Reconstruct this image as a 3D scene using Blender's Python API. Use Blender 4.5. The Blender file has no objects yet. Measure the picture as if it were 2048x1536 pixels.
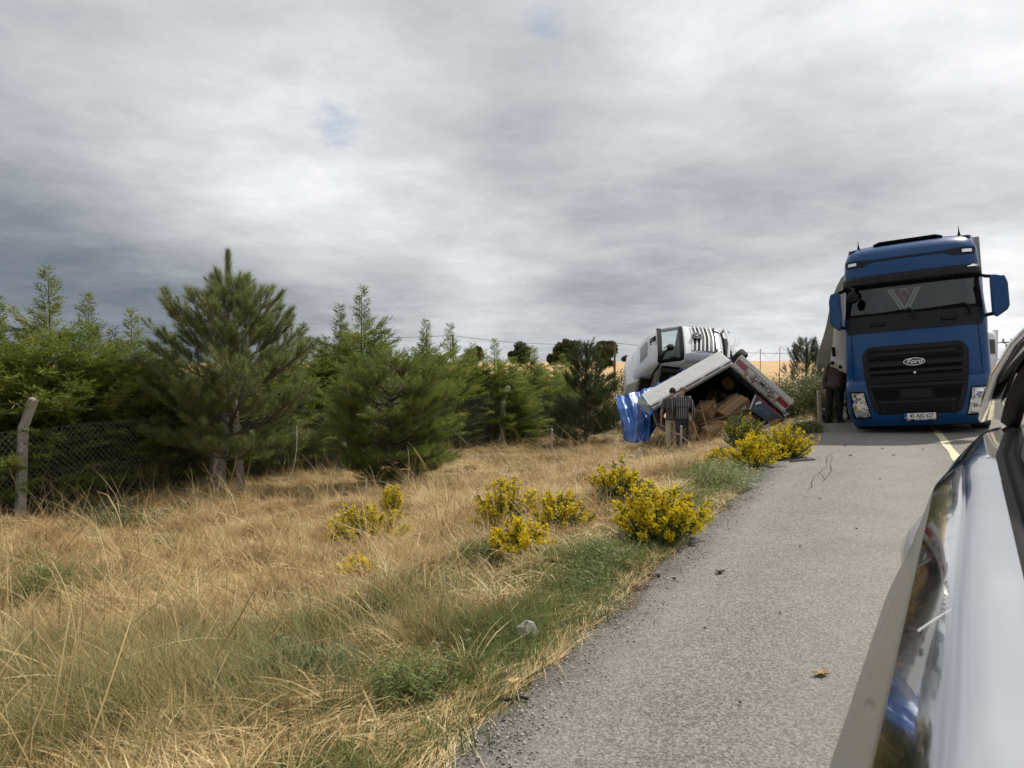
import bpy, math, random
import numpy as np
from mathutils import Vector, Matrix
R=math.radians
scene=bpy.context.scene
col=scene.collection
# ---------------------------------------------------------------- camera
F=1480.0; CAMZ=1.47; PITCH=math.atan(48/F)
cam_d=bpy.data.cameras.new('camera'); cam=bpy.data.objects.new('camera',cam_d); col.objects.link(cam)
cam.location=(0,0,CAMZ); cam.rotation_euler=(math.pi/2-PITCH,0,0)
cam_d.sensor_fit='HORIZONTAL'; cam_d.sensor_width=36; cam_d.lens=36*F/2048
cam_d.clip_start=0.02; cam_d.clip_end=3000
cam_d.dof.use_dof=True; cam_d.dof.focus_distance=13; cam_d.dof.aperture_fstop=7.0
scene.camera=cam
def ray(px,py):
    dx=(px-1024)/F; dy=(768-py)/F
    c,s=math.cos(PITCH),math.sin(PITCH)
    return Vector((dx, c+dy*s, -s+dy*c))
def P(px,py,Y):
    d=ray(px,py); return Vector((0,0,CAMZ))+d*(Y/d.y)
# ---------------------------------------------------------------- world / light
SUN_AZ=R(48); SUN_EL=R(52)        # azimuth from +Y towards +X
world=bpy.data.worlds.new('World'); scene.world=world; world.use_nodes=True
def build_world():
    nt=world.node_tree; N=nt.nodes; L=nt.links; N.clear()
    def math_(op,a,b=None,clamp=False):
        n=N.new('ShaderNodeMath'); n.operation=op; n.use_clamp=clamp
        for i,v in enumerate((a,b)):
            if v is None: continue
            if isinstance(v,(int,float)): n.inputs[i].default_value=v
            else: L.new(v,n.inputs[i])
        return n.outputs[0]
    tc=N.new('ShaderNodeTexCoord'); sep=N.new('ShaderNodeSeparateXYZ'); L.new(tc.outputs['Generated'],sep.inputs[0])
    x,y,z=sep.outputs
    zc=math_('ADD',math_('MAXIMUM',z,0.0),0.15)
    comb=N.new('ShaderNodeCombineXYZ'); L.new(math_('DIVIDE',x,zc),comb.inputs[0]); L.new(math_('DIVIDE',y,zc),comb.inputs[1])
    def noise(scale,det,rough,off,sx=1,sy=1,dist=0.0):
        m=N.new('ShaderNodeMapping'); m.inputs['Location'].default_value=off; m.inputs['Scale'].default_value=(sx,sy,1)
        L.new(comb.outputs[0],m.inputs['Vector'])
        n=N.new('ShaderNodeTexNoise'); n.inputs['Scale'].default_value=scale; n.inputs['Detail'].default_value=det
        n.inputs['Roughness'].default_value=rough; n.inputs['Distortion'].default_value=dist
        L.new(m.outputs[0],n.inputs['Vector']); return n.outputs[0]
    def gauss(px,py,sig):
        d=ray(px,py).normalized()
        n=N.new('ShaderNodeVectorMath'); n.operation='DOT_PRODUCT'; L.new(tc.outputs['Generated'],n.inputs[0]); n.inputs[1].default_value=d
        s=R(sig); return math_('EXPONENT',math_('MULTIPLY',math_('SUBTRACT',n.outputs['Value'],1.0),2/(s*s)))
    n1=noise(0.42,9,0.55,(3.1,7.7,0),1.0,0.9,0.2)
    n2=noise(2.1,10,0.68,(1.3,2.9,0),1.0,1.0,0.1)
    n3=noise(0.22,4,0.5,(5.2,0.4,0),1,1,0.3)
    b=math_('ADD',math_('MULTIPLY',math_('SUBTRACT',n1,0.5),0.95),math_('MULTIPLY',math_('SUBTRACT',n2,0.5),0.50))
    b=math_('ADD',b,math_('MULTIPLY',math_('SUBTRACT',n3,0.5),0.35))
    b=math_('ADD',b,SKY_BASE)
    for px,py,sig,w in SKY_BLOBS:
        b=math_('ADD',b,math_('MULTIPLY',gauss(px,py,sig),w))
    ramp=N.new('ShaderNodeValToRGB'); L.new(b,ramp.inputs[0]); cr=ramp.color_ramp
    cr.elements[0].position=0.0; cr.elements[0].color=(.125,.155,.205,1)
    cr.elements[1].position=1.0; cr.elements[1].color=(.98,.98,.99,1)
    for p,c in ((.25,(.235,.26,.30,1)),(.5,(.43,.445,.475,1)),(.75,(.66,.675,.695,1))):
        e=cr.elements.new(p); e.color=c
    hole=None
    for px,py,sig,w in SKY_HOLES:
        g=math_('MULTIPLY',gauss(px,py,sig),w); hole=g if hole is None else math_('ADD',hole,g)
    nh=noise(5.5,9,0.66,(9.2,4.4,0),1,1,0.3)
    hf=math_('MULTIPLY',math_('MULTIPLY',math_('SUBTRACT',math_('ADD',hole,math_('MULTIPLY',math_('SUBTRACT',nh,0.5),2.2)),0.35),1.2,True),math_('MINIMUM',math_('MULTIPLY',hole,1.3),0.72),True)
    sky=N.new('ShaderNodeTexSky'); sky.sky_type='NISHITA'; sky.sun_disc=False
    sky.sun_elevation=SUN_EL; sky.sun_rotation=SUN_AZ
    bg1=N.new('ShaderNodeBackground'); L.new(sky.outputs[0],bg1.inputs[0]); bg1.inputs[1].default_value=0.1
    bg2=N.new('ShaderNodeBackground'); L.new(ramp.outputs[0],bg2.inputs[0]); bg2.inputs[1].default_value=1.0
    mx=N.new('ShaderNodeMixShader'); L.new(hf,mx.inputs[0]); L.new(bg2.outputs[0],mx.inputs[1]); L.new(bg1.outputs[0],mx.inputs[2])
    out=N.new('ShaderNodeOutputWorld'); L.new(mx.outputs[0],out.inputs[0])
SKY_BASE=0.572
SKY_BLOBS=[ # px, py, sigma in degrees, weight
 (40,560,10,-.46),(420,620,8,-.28),(1500,340,11,-.22),(1150,370,8,-.10),(1800,330,8,-.12),
 (1880,60,11,.18),(1350,120,8,.24),(380,390,7,.17),(950,520,5,.12),(650,470,5,.12),(700,160,9,.14),(1500,650,6,.26),(1950,610,7,.30),(1000,650,7,.12),(150,150,14,.20),(2400,-500,26,.25)]
SKY_HOLES=[(675,250,2.3,.78),(1085,60,3.0,.55),(1440,85,2.6,.42),(1250,20,4,.35),(420,175,3,.35)]
build_world()
sl=bpy.data.lights.new('sun','SUN'); sun=bpy.data.objects.new('sun',sl); col.objects.link(sun)
sl.energy=4.3; sl.angle=R(1.2); sl.color=(1.0,.95,.87)
sd=Vector((math.sin(SUN_AZ)*math.cos(SUN_EL),math.cos(SUN_AZ)*math.cos(SUN_EL),math.sin(SUN_EL)))
sun.rotation_euler=sd.to_track_quat('Z','Y').to_euler(); sun.location=(20,20,40)
vs=scene.view_settings; scene.display_settings.display_device='sRGB'
vs.view_transform='Standard'; vs.look='None'; vs.exposure=0.08; vs.gamma=1.0; vs.use_curve_mapping=False
scene.cycles.max_bounces=6; scene.cycles.diffuse_bounces=3; scene.cycles.transparent_max_bounces=10
scene.cycles.use_adaptive_sampling=True; scene.cycles.adaptive_threshold=.03; scene.cycles.caustics_reflective=False; scene.cycles.caustics_refractive=False
# ---------------------------------------------------------------- helpers
def tag(o,label=None,cat=None,group=None,kind=None):
    if label: o['label']=label
    if cat: o['category']=cat
    if group: o['group']=group
    if kind: o['kind']=kind
    return o
def empty(name,loc=(0,0,0),rz=0,label=None,cat=None,group=None):
    o=bpy.data.objects.new(name,None); col.objects.link(o); o.location=loc; o.rotation_euler=(0,0,rz)
    o.empty_display_size=.1
    return tag(o,label,cat,group)
def mesh_np(name,V,Fc,tint=None,smooth=False):
    """V (n,3); Fc list of (m,k) int arrays"""
    if not isinstance(Fc,(list,tuple)): Fc=[Fc]
    Fc=[np.asarray(f,dtype=np.int32) for f in Fc if len(f)]
    me=bpy.data.meshes.new(name); V=np.asarray(V,dtype=np.float32)
    me.vertices.add(len(V)); me.vertices.foreach_set('co',V.ravel())
    loops=np.concatenate([f.ravel() for f in Fc]); tot=np.concatenate([np.full(len(f),f.shape[1],np.int32) for f in Fc])
    st=np.concatenate([[0],np.cumsum(tot)[:-1]]).astype(np.int32)
    me.loops.add(len(loops)); me.loops.foreach_set('vertex_index',loops)
    me.polygons.add(len(tot)); me.polygons.foreach_set('loop_start',st)
    if smooth: me.polygons.foreach_set('use_smooth',np.ones(len(tot),dtype=bool))
    if tint is not None:
        a=me.attributes.new('tint','FLOAT','POINT'); a.data.foreach_set('value',np.asarray(tint,dtype=np.float32))
    me.update(calc_edges=True); me.validate(); return me
def link(name,me,mat=None,parent=None):
    o=bpy.data.objects.new(name,me); col.objects.link(o)
    if mat is not None:
        for m in (mat if isinstance(mat,(list,tuple)) else [mat]): me.materials.append(m)
    if parent is not None: o.parent=parent
    return o
class MB:
    def __init__(s): s.v=[]; s.f=[]; s.mi=[]
    def add(s,vs,fs,mi=0):
        n=len(s.v); s.v+= [tuple(v) for v in vs]; s.f+=[tuple(i+n for i in f) for f in fs]; s.mi+=[mi]*len(fs); return s
    def hexa(s,p,mi=0):   # 8 corners: bottom 0-3, top 4-7
        return s.add(p,[(3,2,1,0),(4,5,6,7),(0,1,5,4),(1,2,6,5),(2,3,7,6),(3,0,4,7)],mi)
    def box(s,c,sz,M=None,mi=0):
        x,y,z=[q/2 for q in sz]; c=Vector(c)
        p=[Vector(q) for q in ((-x,-y,-z),(x,-y,-z),(x,y,-z),(-x,y,-z),(-x,-y,z),(x,-y,z),(x,y,z),(-x,y,z))]
        if M is not None: p=[M@q for q in p]
        return s.hexa([c+q for q in p],mi)
    def tube(s,pts,r,n=8,mi=0,cap=True):
        pts=[Vector(p) for p in pts]; rs=r if isinstance(r,(list,tuple)) else [r]*len(pts)
        vs=[]; fs=[]; a=None
        for i,p in enumerate(pts):
            t=(pts[min(i+1,len(pts)-1)]-pts[max(i-1,0)]).normalized()
            if a is None: a=t.orthogonal().normalized()
            a=(a-t*a.dot(t)).normalized(); b=t.cross(a)
            for k in range(n):
                w=2*math.pi*k/n; vs.append(p+(a*math.cos(w)+b*math.sin(w))*rs[i])
        for i in range(len(pts)-1):
            for k in range(n):
                k2=(k+1)%n; fs.append((i*n+k,i*n+k2,(i+1)*n+k2,(i+1)*n+k))
        if cap: fs.append(tuple(range(n))[::-1]); fs.append(tuple((len(pts)-1)*n+k for k in range(n)))
        return s.add(vs,fs,mi)
    def lathe(s,prof,c=(0,0,0),M=None,n=24,mi=0):  # prof [(r,h)] about local z
        vs=[]; fs=[]; c=Vector(c)
        for r,h in prof:
            for k in range(n):
                w=2*math.pi*k/n; q=Vector((r*math.cos(w),r*math.sin(w),h)); vs.append(c+(M@q if M is not None else q))
        for i in range(len(prof)-1):
            for k in range(n):
                k2=(k+1)%n; fs.append((i*n+k,i*n+k2,(i+1)*n+k2,(i+1)*n+k))
        if prof[0][0]>1e-4: fs.append(tuple(range(n))[::-1])
        if prof[-1][0]>1e-4: fs.append(tuple((len(prof)-1)*n+k for k in range(n)))
        return s.add(vs,fs,mi)
    def prism(s,poly,d0,d1,M=None,c=(0,0,0),mi=0): # 2D polygon (x,y) extruded along z
        n=len(poly); c=Vector(c); vs=[Vector((x,y,d0)) for x,y in poly]+[Vector((x,y,d1)) for x,y in poly]
        if M is not None: vs=[M@q for q in vs]
        fs=[tuple(range(n))[::-1],tuple(range(n,2*n))]+[(i,(i+1)%n,(i+1)%n+n,i+n) for i in range(n)]
        return s.add([c+q for q in vs],fs,mi)
    def grid(s,G,mi=0,closed=False):
        nr=len(G); nc=len(G[0]); vs=[q for row in G for q in row]
        fs=[(i*nc+j,i*nc+j+1,(i+1)*nc+j+1,(i+1)*nc+j) for i in range(nr-1) for j in range(nc-1)]
        return s.add(vs,fs,mi)
    def build(s,name,mat,parent=None,smooth=False,bevel=0):
        me=bpy.data.meshes.new(name); me.from_pydata([tuple(v) for v in s.v],[],s.f)
        o=link(name,me,mat,parent)
        if max(s.mi or [0])>0: me.polygons.foreach_set('material_index',s.mi)
        if smooth:
            me.polygons.foreach_set('use_smooth',[True]*len(s.f))
            try: me.set_sharp_from_angle(angle=R(38))
            except Exception: pass
        if bevel:
            b=o.modifiers.new('bevel','BEVEL'); b.width=bevel; b.segments=2; b.limit_method='ANGLE'; b.angle_limit=R(40)
            me.polygons.foreach_set('use_smooth',[True]*len(s.f))
            try: me.set_sharp_from_angle(angle=R(60))
            except Exception: pass
        me.update(); return o
def text_obj(name,txt,size,mat,parent,M,extrude=.003,shear=0,sx=1,bold=0):
    cu=bpy.data.curves.new(name,'FONT'); cu.body=txt; cu.size=size; cu.extrude=extrude; cu.align_x='CENTER'; cu.align_y='CENTER'; cu.shear=shear
    cu.offset=bold; cu.resolution_u=3
    t=bpy.data.objects.new(name+'_src',cu); col.objects.link(t)
    bpy.context.view_layer.update()
    dg=bpy.context.evaluated_depsgraph_get(); me=bpy.data.meshes.new_from_object(t.evaluated_get(dg))
    bpy.data.objects.remove(t); bpy.data.curves.remove(cu)
    me.transform(M@Matrix.Diagonal((sx,1,1,1))); me.materials.clear(); me.name=name
    return link(name,me,mat,parent)
def frame(x,y,z,o):   # matrix from axes
    M=Matrix.Identity(4)
    for i,a in enumerate((x,y,z)):
        for k in range(3): M[k][i]=a[k]
    for k in range(3): M[k][3]=o[k]
    return M
# ---------------------------------------------------------------- materials
class NT:
    def __init__(s,name):
        s.m=bpy.data.materials.new(name); s.m.use_nodes=True; s.t=s.m.node_tree; s.N=s.t.nodes; s.L=s.t.links
        s.b=s.N['Principled BSDF']; s.out=s.N['Material Output']
    def new(s,t,**k):
        n=s.N.new(t)
        for a,b in k.items(): setattr(n,a,b)
        return n
    def set(s,n,i,v):
        if isinstance(v,bpy.types.NodeSocket): s.L.new(v,n.inputs[i])
        else: n.inputs[i].default_value=v
    def math(s,op,a,b=0.0,clamp=False):
        n=s.new('ShaderNodeMath',operation=op,use_clamp=clamp); s.set(n,0,a); s.set(n,1,b); return n.outputs[0]
    def noise(s,scale,det=4,rough=.5,co='Object',sc=(1,1,1),dist=0):
        tc=s.new('ShaderNodeTexCoord'); mp=s.new('ShaderNodeMapping'); mp.inputs['Scale'].default_value=sc
        s.L.new(tc.outputs[co],mp.inputs[0]); n=s.new('ShaderNodeTexNoise'); s.L.new(mp.outputs[0],n.inputs['Vector'])
        n.inputs['Scale'].default_value=scale; n.inputs['Detail'].default_value=det; n.inputs['Roughness'].default_value=rough; n.inputs['Distortion'].default_value=dist
        return n.outputs[0]
    def ramp(s,fac,stops):
        r=s.new('ShaderNodeValToRGB'); s.set(r,0,fac); e=r.color_ramp.elements
        while len(e)>1: e.remove(e[-1])
        e[0].position=stops[0][0]; e[0].color=(*stops[0][1],1)
        for p,c in stops[1:]:
            q=e.new(p); q.color=(*c,1)
        return r.outputs[0]
    def mix(s,f,a,b,typ='MIX'):
        n=s.new('ShaderNodeMix',data_type='RGBA',blend_type=typ)
        s.set(n,0,f)
        for i,v in ((6,a),(7,b)):
            if isinstance(v,tuple): v=(*v,1) if len(v)==3 else v
            s.set(n,i,v)
        return n.outputs[2]
    def bump(s,h,strength=.3,dist=.01):
        n=s.new('ShaderNodeBump'); n.inputs['Strength'].default_value=strength; n.inputs['Distance'].default_value=dist
        s.set(n,'Height',h); s.L.new(n.outputs[0],s.b.inputs['Normal']); return n
def mat(name,c,rough=.5,metal=0,coat=0,spec=.5,var=.0,vscale=8,bump=0,bscale=60,bdist=.004,dirt=None):
    k=NT(name); b=k.b; b.inputs['Roughness'].default_value=rough; b.inputs['Metallic'].default_value=metal
    b.inputs['Coat Weight'].default_value=coat; b.inputs['Coat Roughness'].default_value=.05; b.inputs['Specular IOR Level'].default_value=spec
    c1=tuple(max(0,q*(1-var)) for q in c); c2=tuple(min(1,q*(1+var)) for q in c)
    cs=k.ramp(k.noise(vscale,5,.6),[(.3,c1),(.7,c2)]) if var else None
    if dirt:
        f=k.math('MULTIPLY',k.math('SUBTRACT',k.noise(dirt[1],6,.65),.5),dirt[2],True)
        cs=k.mix(f,cs if cs is not None else c,dirt[0])
        rr=k.math('ADD',k.math('MULTIPLY',f,.4),rough,True); k.L.new(rr,b.inputs['Roughness'])
    if cs is not None: k.L.new(cs,b.inputs['Base Color'])
    else: b.inputs['Base Color'].default_value=(*c,1)
    if bump: k.bump(k.noise(bscale,4,.6),bump,bdist)
    return k.m
def leafmat(name,stops,rough=.55,trans=.3,inst=.5,nz=1.2,spec=.3,amp=.9):
    """colour by per-leaf tint attribute + slow noise + per-instance random"""
    k=NT(name); at=k.new('ShaderNodeAttribute',attribute_name='tint'); oi=k.new('ShaderNodeObjectInfo')
    geo=k.new('ShaderNodeNewGeometry')
    n=k.new('ShaderNodeTexNoise'); k.L.new(geo.outputs['Position'],n.inputs['Vector']); n.inputs['Scale'].default_value=nz; n.inputs['Detail'].default_value=3
    f=k.math('ADD',k.math('MULTIPLY',at.outputs['Fac'],.55),k.math('MULTIPLY',oi.outputs['Random'],.45*inst))
    f=k.math('ADD',f,k.math('MULTIPLY',k.math('SUBTRACT',n.outputs[0],.5),amp))
    f=k.math('ADD',f,.225*(1-inst),True)
    c=k.ramp(f,stops); k.L.new(c,k.b.inputs['Base Color']); k.b.inputs['Roughness'].default_value=rough; k.b.inputs['Specular IOR Level'].default_value=spec
    if trans:
        t=k.new('ShaderNodeBsdfTranslucent'); k.L.new(c,t.inputs[0]); m=k.new('ShaderNodeMixShader'); m.inputs[0].default_value=trans
        k.L.new(k.b.outputs[0],m.inputs[1]); k.L.new(t.outputs[0],m.inputs[2]); k.L.new(m.outputs[0],k.out.inputs[0])
    return k.m
# ---------------------------------------------------------------- terrain
RD=(.448,.894); RN=(.894,-.448)         # along the road, to its right
EDGE=-1.45; RIGHT=3.7
def sstep(a,b,x):
    t=np.clip((x-a)/(b-a),0,1); return t*t*(3-2*t)
def hground(X,Y,bump=True):
    X=np.asarray(X,dtype=float); Y=np.asarray(Y,dtype=float)
    lat=RN[0]*X+RN[1]*Y; s=RD[0]*X+RD[1]*Y
    road=.05*(lat+.5)
    t=np.maximum(EDGE-lat,0); k=.18+.13*sstep(9,18,s)
    z=np.where(t>0,-.044-1.25*np.tanh(k*t/1.25),road-.045)
    r=np.maximum(lat-RIGHT,0); z=np.where(r>0,.165-.6*np.tanh(r*.2),z)
    fade=sstep(.1,1.0,t)
    if bump: z=z+fade*(.06*np.sin(1.3*X+.7*Y)*np.sin(.9*Y-.4*X)+.055*np.sin(3.1*X+1+.8*Y)*np.sin(2.7*Y-.6*X)+.03*np.sin(6.3*X-1.7*Y)*np.sin(5.1*Y+2.2*X))
    rise=sstep(32,150,Y-.15*X)*(2.35+.004*X)
    far=sstep(150,420,Y)*-14
    return z+rise*(t>0)*sstep(2,9,t)+far + rise*(r>0)*sstep(2,9,r)*.8
def zroad(X,Y): return .05*(RN[0]*X+RN[1]*Y+.5)
def hit(px,py):
    d=ray(px,py); t=1.0
    for i in range(4000):
        p=d*t
        lat=RN[0]*p.x+RN[1]*p.y
        g=float(hground(p.x,p.y)) if lat<EDGE or lat>RIGHT else zroad(p.x,p.y)
        if CAMZ+p.z<=g: return Vector((p.x,p.y,g))
        t+=.02+t*.001
    return Vector((p.x,p.y,g))
def gz(x,y): return float(hground(x,y))
# ground / field
def ground_mat():
    k=NT('soil'); n1=k.noise(1.1,6,.6); n2=k.noise(14,6,.7); n3=k.noise(70,4,.7)
    c=k.ramp(k.math('ADD',k.math('MULTIPLY',n1,.5),k.math('MULTIPLY',n2,.5)),[(.3,(.06,.045,.028)),(.45,(.12,.09,.055)),(.6,(.19,.145,.09)),(.75,(.27,.215,.14))])
    k.L.new(c,k.b.inputs['Base Color']); k.b.inputs['Roughness'].default_value=.95; k.bump(k.math('ADD',n2,n3),.8,.03); return k.m
def field_mat():
    k=NT('stubble'); n1=k.noise(.5,6,.65,sc=(.35,1.6,1)); n2=k.noise(.06,4,.6,sc=(.5,1.5,1)); n3=k.noise(4,5,.8)
    c=k.ramp(k.math('ADD',k.math('MULTIPLY',n1,.45),k.math('ADD',k.math('MULTIPLY',n2,.35),k.math('MULTIPLY',n3,.2))),[(.30,(.36,.235,.11)),(.45,(.50,.325,.145)),(.58,(.56,.375,.175)),(.75,(.62,.44,.22))])
    k.L.new(c,k.b.inputs['Base Color']); k.b.inputs['Roughness'].default_value=.9; k.bump(k.math('ADD',n1,n3),1,.15); return k.m
def grid_obj(name,xs,ys,m,sel):
    X,Y=np.meshgrid(xs,ys); Z=hground(X,Y); V=np.stack([X,Y,Z],-1).reshape(-1,3)
    nc=len(xs); i,j=np.meshgrid(np.arange(len(ys)-1),np.arange(nc-1),indexing='ij')
    a=(i*nc+j).ravel(); Fq=np.stack([a,a+1,a+nc+1,a+nc],1); cx=V[Fq].mean(1); Fq=Fq[sel(cx[:,0],cx[:,1])]
    used=np.unique(Fq); mp=np.zeros(len(V),int); mp[used]=np.arange(len(used))
    return tag(link(name,mesh_np(name,V[used],mp[Fq],smooth=True),m),kind='structure')
def dense(a,b,n,k): u=np.linspace(-1,1,n); return (a+b)/2+(b-a)/2*np.sinh(k*u)/np.sinh(k)
xs=dense(-900,900,260,5.2); ys=dense(-880,900,260,5.0)
def is_field(x,y): lat=RN[0]*x+RN[1]*y; return (np.abs(lat)>8)&(y>33)
grid_obj('ground',xs,ys,ground_mat(),lambda x,y:~is_field(x,y))
grid_obj('field',xs,ys,field_mat(),is_field)
# road
def asphalt():
    k=NT('asphalt')
    tc=k.new('ShaderNodeTexCoord'); v=k.new('ShaderNodeTexVoronoi'); v.inputs['Scale'].default_value=110; k.L.new(tc.outputs['Object'],v.inputs['Vector'])
    v2=k.new('ShaderNodeTexVoronoi'); v2.inputs['Scale'].default_value=230; k.L.new(tc.outputs['Object'],v2.inputs['Vector'])
    r1=k.new('ShaderNodeSeparateColor'); k.L.new(v.outputs['Color'],r1.inputs[0])
    n=k.noise(1.2,6,.6); n2=k.noise(9,5,.65)
    base=k.ramp(k.math('ADD',k.math('MULTIPLY',r1.outputs[0],.55),k.math('ADD',k.math('MULTIPLY',n,.25),k.math('MULTIPLY',n2,.2))),[(.2,(.095,.088,.077)),(.40,(.170,.159,.140)),(.60,(.232,.217,.193)),(.82,(.335,.316,.283)),(.97,(.54,.512,.462))])
    # long wheel-track wear and dark edge of the wearing course, along the road
    sp=k.new('ShaderNodeSeparateXYZ'); k.L.new(tc.outputs['Object'],sp.inputs[0])
    lat=k.math('ADD',k.math('MULTIPLY',sp.outputs[0],RN[0]),k.math('MULTIPLY',sp.outputs[1],RN[1]))
    latn=k.math('ADD',lat,k.math('MULTIPLY',k.math('SUBTRACT',k.noise(2.5,5,.7),.5),.35))
    edge=k.math('SUBTRACT',1.0,k.math('MULTIPLY',k.math('SUBTRACT',latn,EDGE-.02),2.6,True))
    wt=k.math('ADD',k.math('MULTIPLY',lat,3.4),k.math('MULTIPLY',k.noise(.8,4,.6),1.6)); wt=k.math('MULTIPLY',k.math('ADD',k.math('SINE',wt),1.0),.5)
    base=k.mix(k.math('MULTIPLY',wt,.28),base,(.33,.315,.285))
    st=k.math('MULTIPLY',k.math('SUBTRACT',k.noise(.55,5,.7),.56),4.0,True); base=k.mix(k.math('MULTIPLY',st,.35),base,(.10,.095,.085)); base=k.mix(k.math('MULTIPLY',edge,.66),base,(.070,.060,.048))
    tr=k.math('MULTIPLY',k.math('SUBTRACT',k.noise(1.5,4,.6,sc=(1,1,1)),.45),1.2,True)
    base=k.mix(k.math('MULTIPLY',tr,.25),base,(.30,.28,.25))
    k.L.new(base,k.b.inputs['Base Color']); k.b.inputs['Roughness'].default_value=.9; k.b.inputs['Specular IOR Level'].default_value=.25
    k.bump(k.math('ADD',k.math('MULTIPLY',v.outputs['Distance'],1.0),k.math('MULTIPLY',v2.outputs['Distance'],.5)),.5,.008)
    return k.m
M_asph=asphalt()
def rpt(s,lat,dz=0): return Vector((RD[0]*s+RN[0]*lat,RD[1]*s+RN[1]*lat,.05*(lat+.5)+dz))
rng=random.Random(4)
ss=list(np.arange(-30,40,.12))+list(np.arange(40,260,4.0)); G=[]
for i,s in enumerate(ss):
    e=EDGE+(.055*math.sin(s*1.7)+.04*math.sin(s*4.3+1)+.025*math.sin(s*9.1)+rng.uniform(-.03,.03) if s<40 else 0)
    far=-14*float(sstep(150,420,np.array(RD[1]*s)))
    G.append([rpt(s,l,far+(dz)) for l,dz in ((e-.12,-.10),(e-.01,-.012),(e+.02,0),(-.8,0),(0,0),(1.2,0),(2.4,0),(RIGHT,0),(RIGHT+.1,-.1))])
m=MB(); m.grid(G); road=tag(m.build('road',M_asph,smooth=False),kind='structure')
M_line=mat('road_paint',(.62,.55,.36),.8,var=.12,vscale=6,dirt=((.2,.19,.17),22,2.2))
m=MB(); m.grid([[rpt(s,.90+.012*math.sin(s*3),.005),rpt(s,1.02+.01*math.sin(s*2.2),.005)] for s in np.arange(-6,60,.4)]); tag(m.build('road_marking',M_line),kind='structure')
# cracks: thin crooked strips of open joint lying in the asphalt
M_crack=mat('crack_dark',(.022,.02,.018),.95)
def crack(pts,w,seed):
    r=random.Random(seed); fine=[]
    for a,b in zip(pts[:-1],pts[1:]):
        a,b=Vector(a),Vector(b); n=max(2,int((b-a).length/7))
        for i in range(n): q=a.lerp(b,i/n); fine.append((q.x+r.uniform(-2.2,2.2),q.y+r.uniform(-2,2)))
    G=[]
    for i,(x,y) in enumerate(fine):
        p=hit(x,y); ww=w*r.uniform(.3,1.2)*(1 if 0<i<len(fine)-1 else .1)
        tx=Vector((RN[0],RN[1],.05)); q=p+Vector((0,0,.004)); G.append([q-tx*ww/2,q+tx*ww/2])
    mm=MB(); mm.grid(G); o=mm.build('crack',M_crack,road); return o
crack([(1668,905),(1652,915),(1655,930),(1640,945),(1628,955),(1622,975),(1608,988)],.011,1)
crack([(1640,945),(1648,958),(1643,975)],.008,5)
crack([(1655,930),(1666,938),(1664,950)],.007,6)
crack([(1668,905),(1660,925),(1662,945),(1645,962),(1630,965)],.009,2)
# ---------------------------------------------------------------- scatter (stuff)
def scatter(name,src,pts,rot,scl,label,cat):
    me=bpy.data.meshes.new(name); me.vertices.add(len(pts)); me.vertices.foreach_set('co',np.asarray(pts,np.float32).ravel())
    a=me.attributes.new('rot','FLOAT_VECTOR','POINT'); a.data.foreach_set('vector',np.asarray(rot,np.float32).ravel())
    a=me.attributes.new('scl','FLOAT_VECTOR','POINT'); a.data.foreach_set('vector',np.asarray(scl,np.float32).ravel())
    o=link(name,me); g=bpy.data.node_groups.new(name,'GeometryNodeTree')
    g.interface.new_socket('Geometry',in_out='INPUT',socket_type='NodeSocketGeometry'); g.interface.new_socket('Geometry',in_out='OUTPUT',socket_type='NodeSocketGeometry')
    N=g.nodes; L=g.links; gi=N.new('NodeGroupInput'); go=N.new('NodeGroupOutput'); ip=N.new('GeometryNodeInstanceOnPoints')
    oi=N.new('GeometryNodeObjectInfo'); oi.inputs['Object'].default_value=src; oi.inputs['As Instance'].default_value=True
    def na(n):
        q=N.new('GeometryNodeInputNamedAttribute'); q.data_type='FLOAT_VECTOR'; q.inputs['Name'].default_value=n; return q.outputs['Attribute']
    e=N.new('FunctionNodeEulerToRotation'); L.new(na('rot'),e.inputs[0])
    L.new(gi.outputs[0],ip.inputs['Points']); L.new(oi.outputs['Geometry'],ip.inputs['Instance']); L.new(e.outputs[0],ip.inputs['Rotation']); L.new(na('scl'),ip.inputs['Scale'])
    L.new(ip.outputs[0],go.inputs[0]); md=o.modifiers.new('scatter','NODES'); md.node_group=g
    return tag(o,label,cat,kind='stuff')
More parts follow.
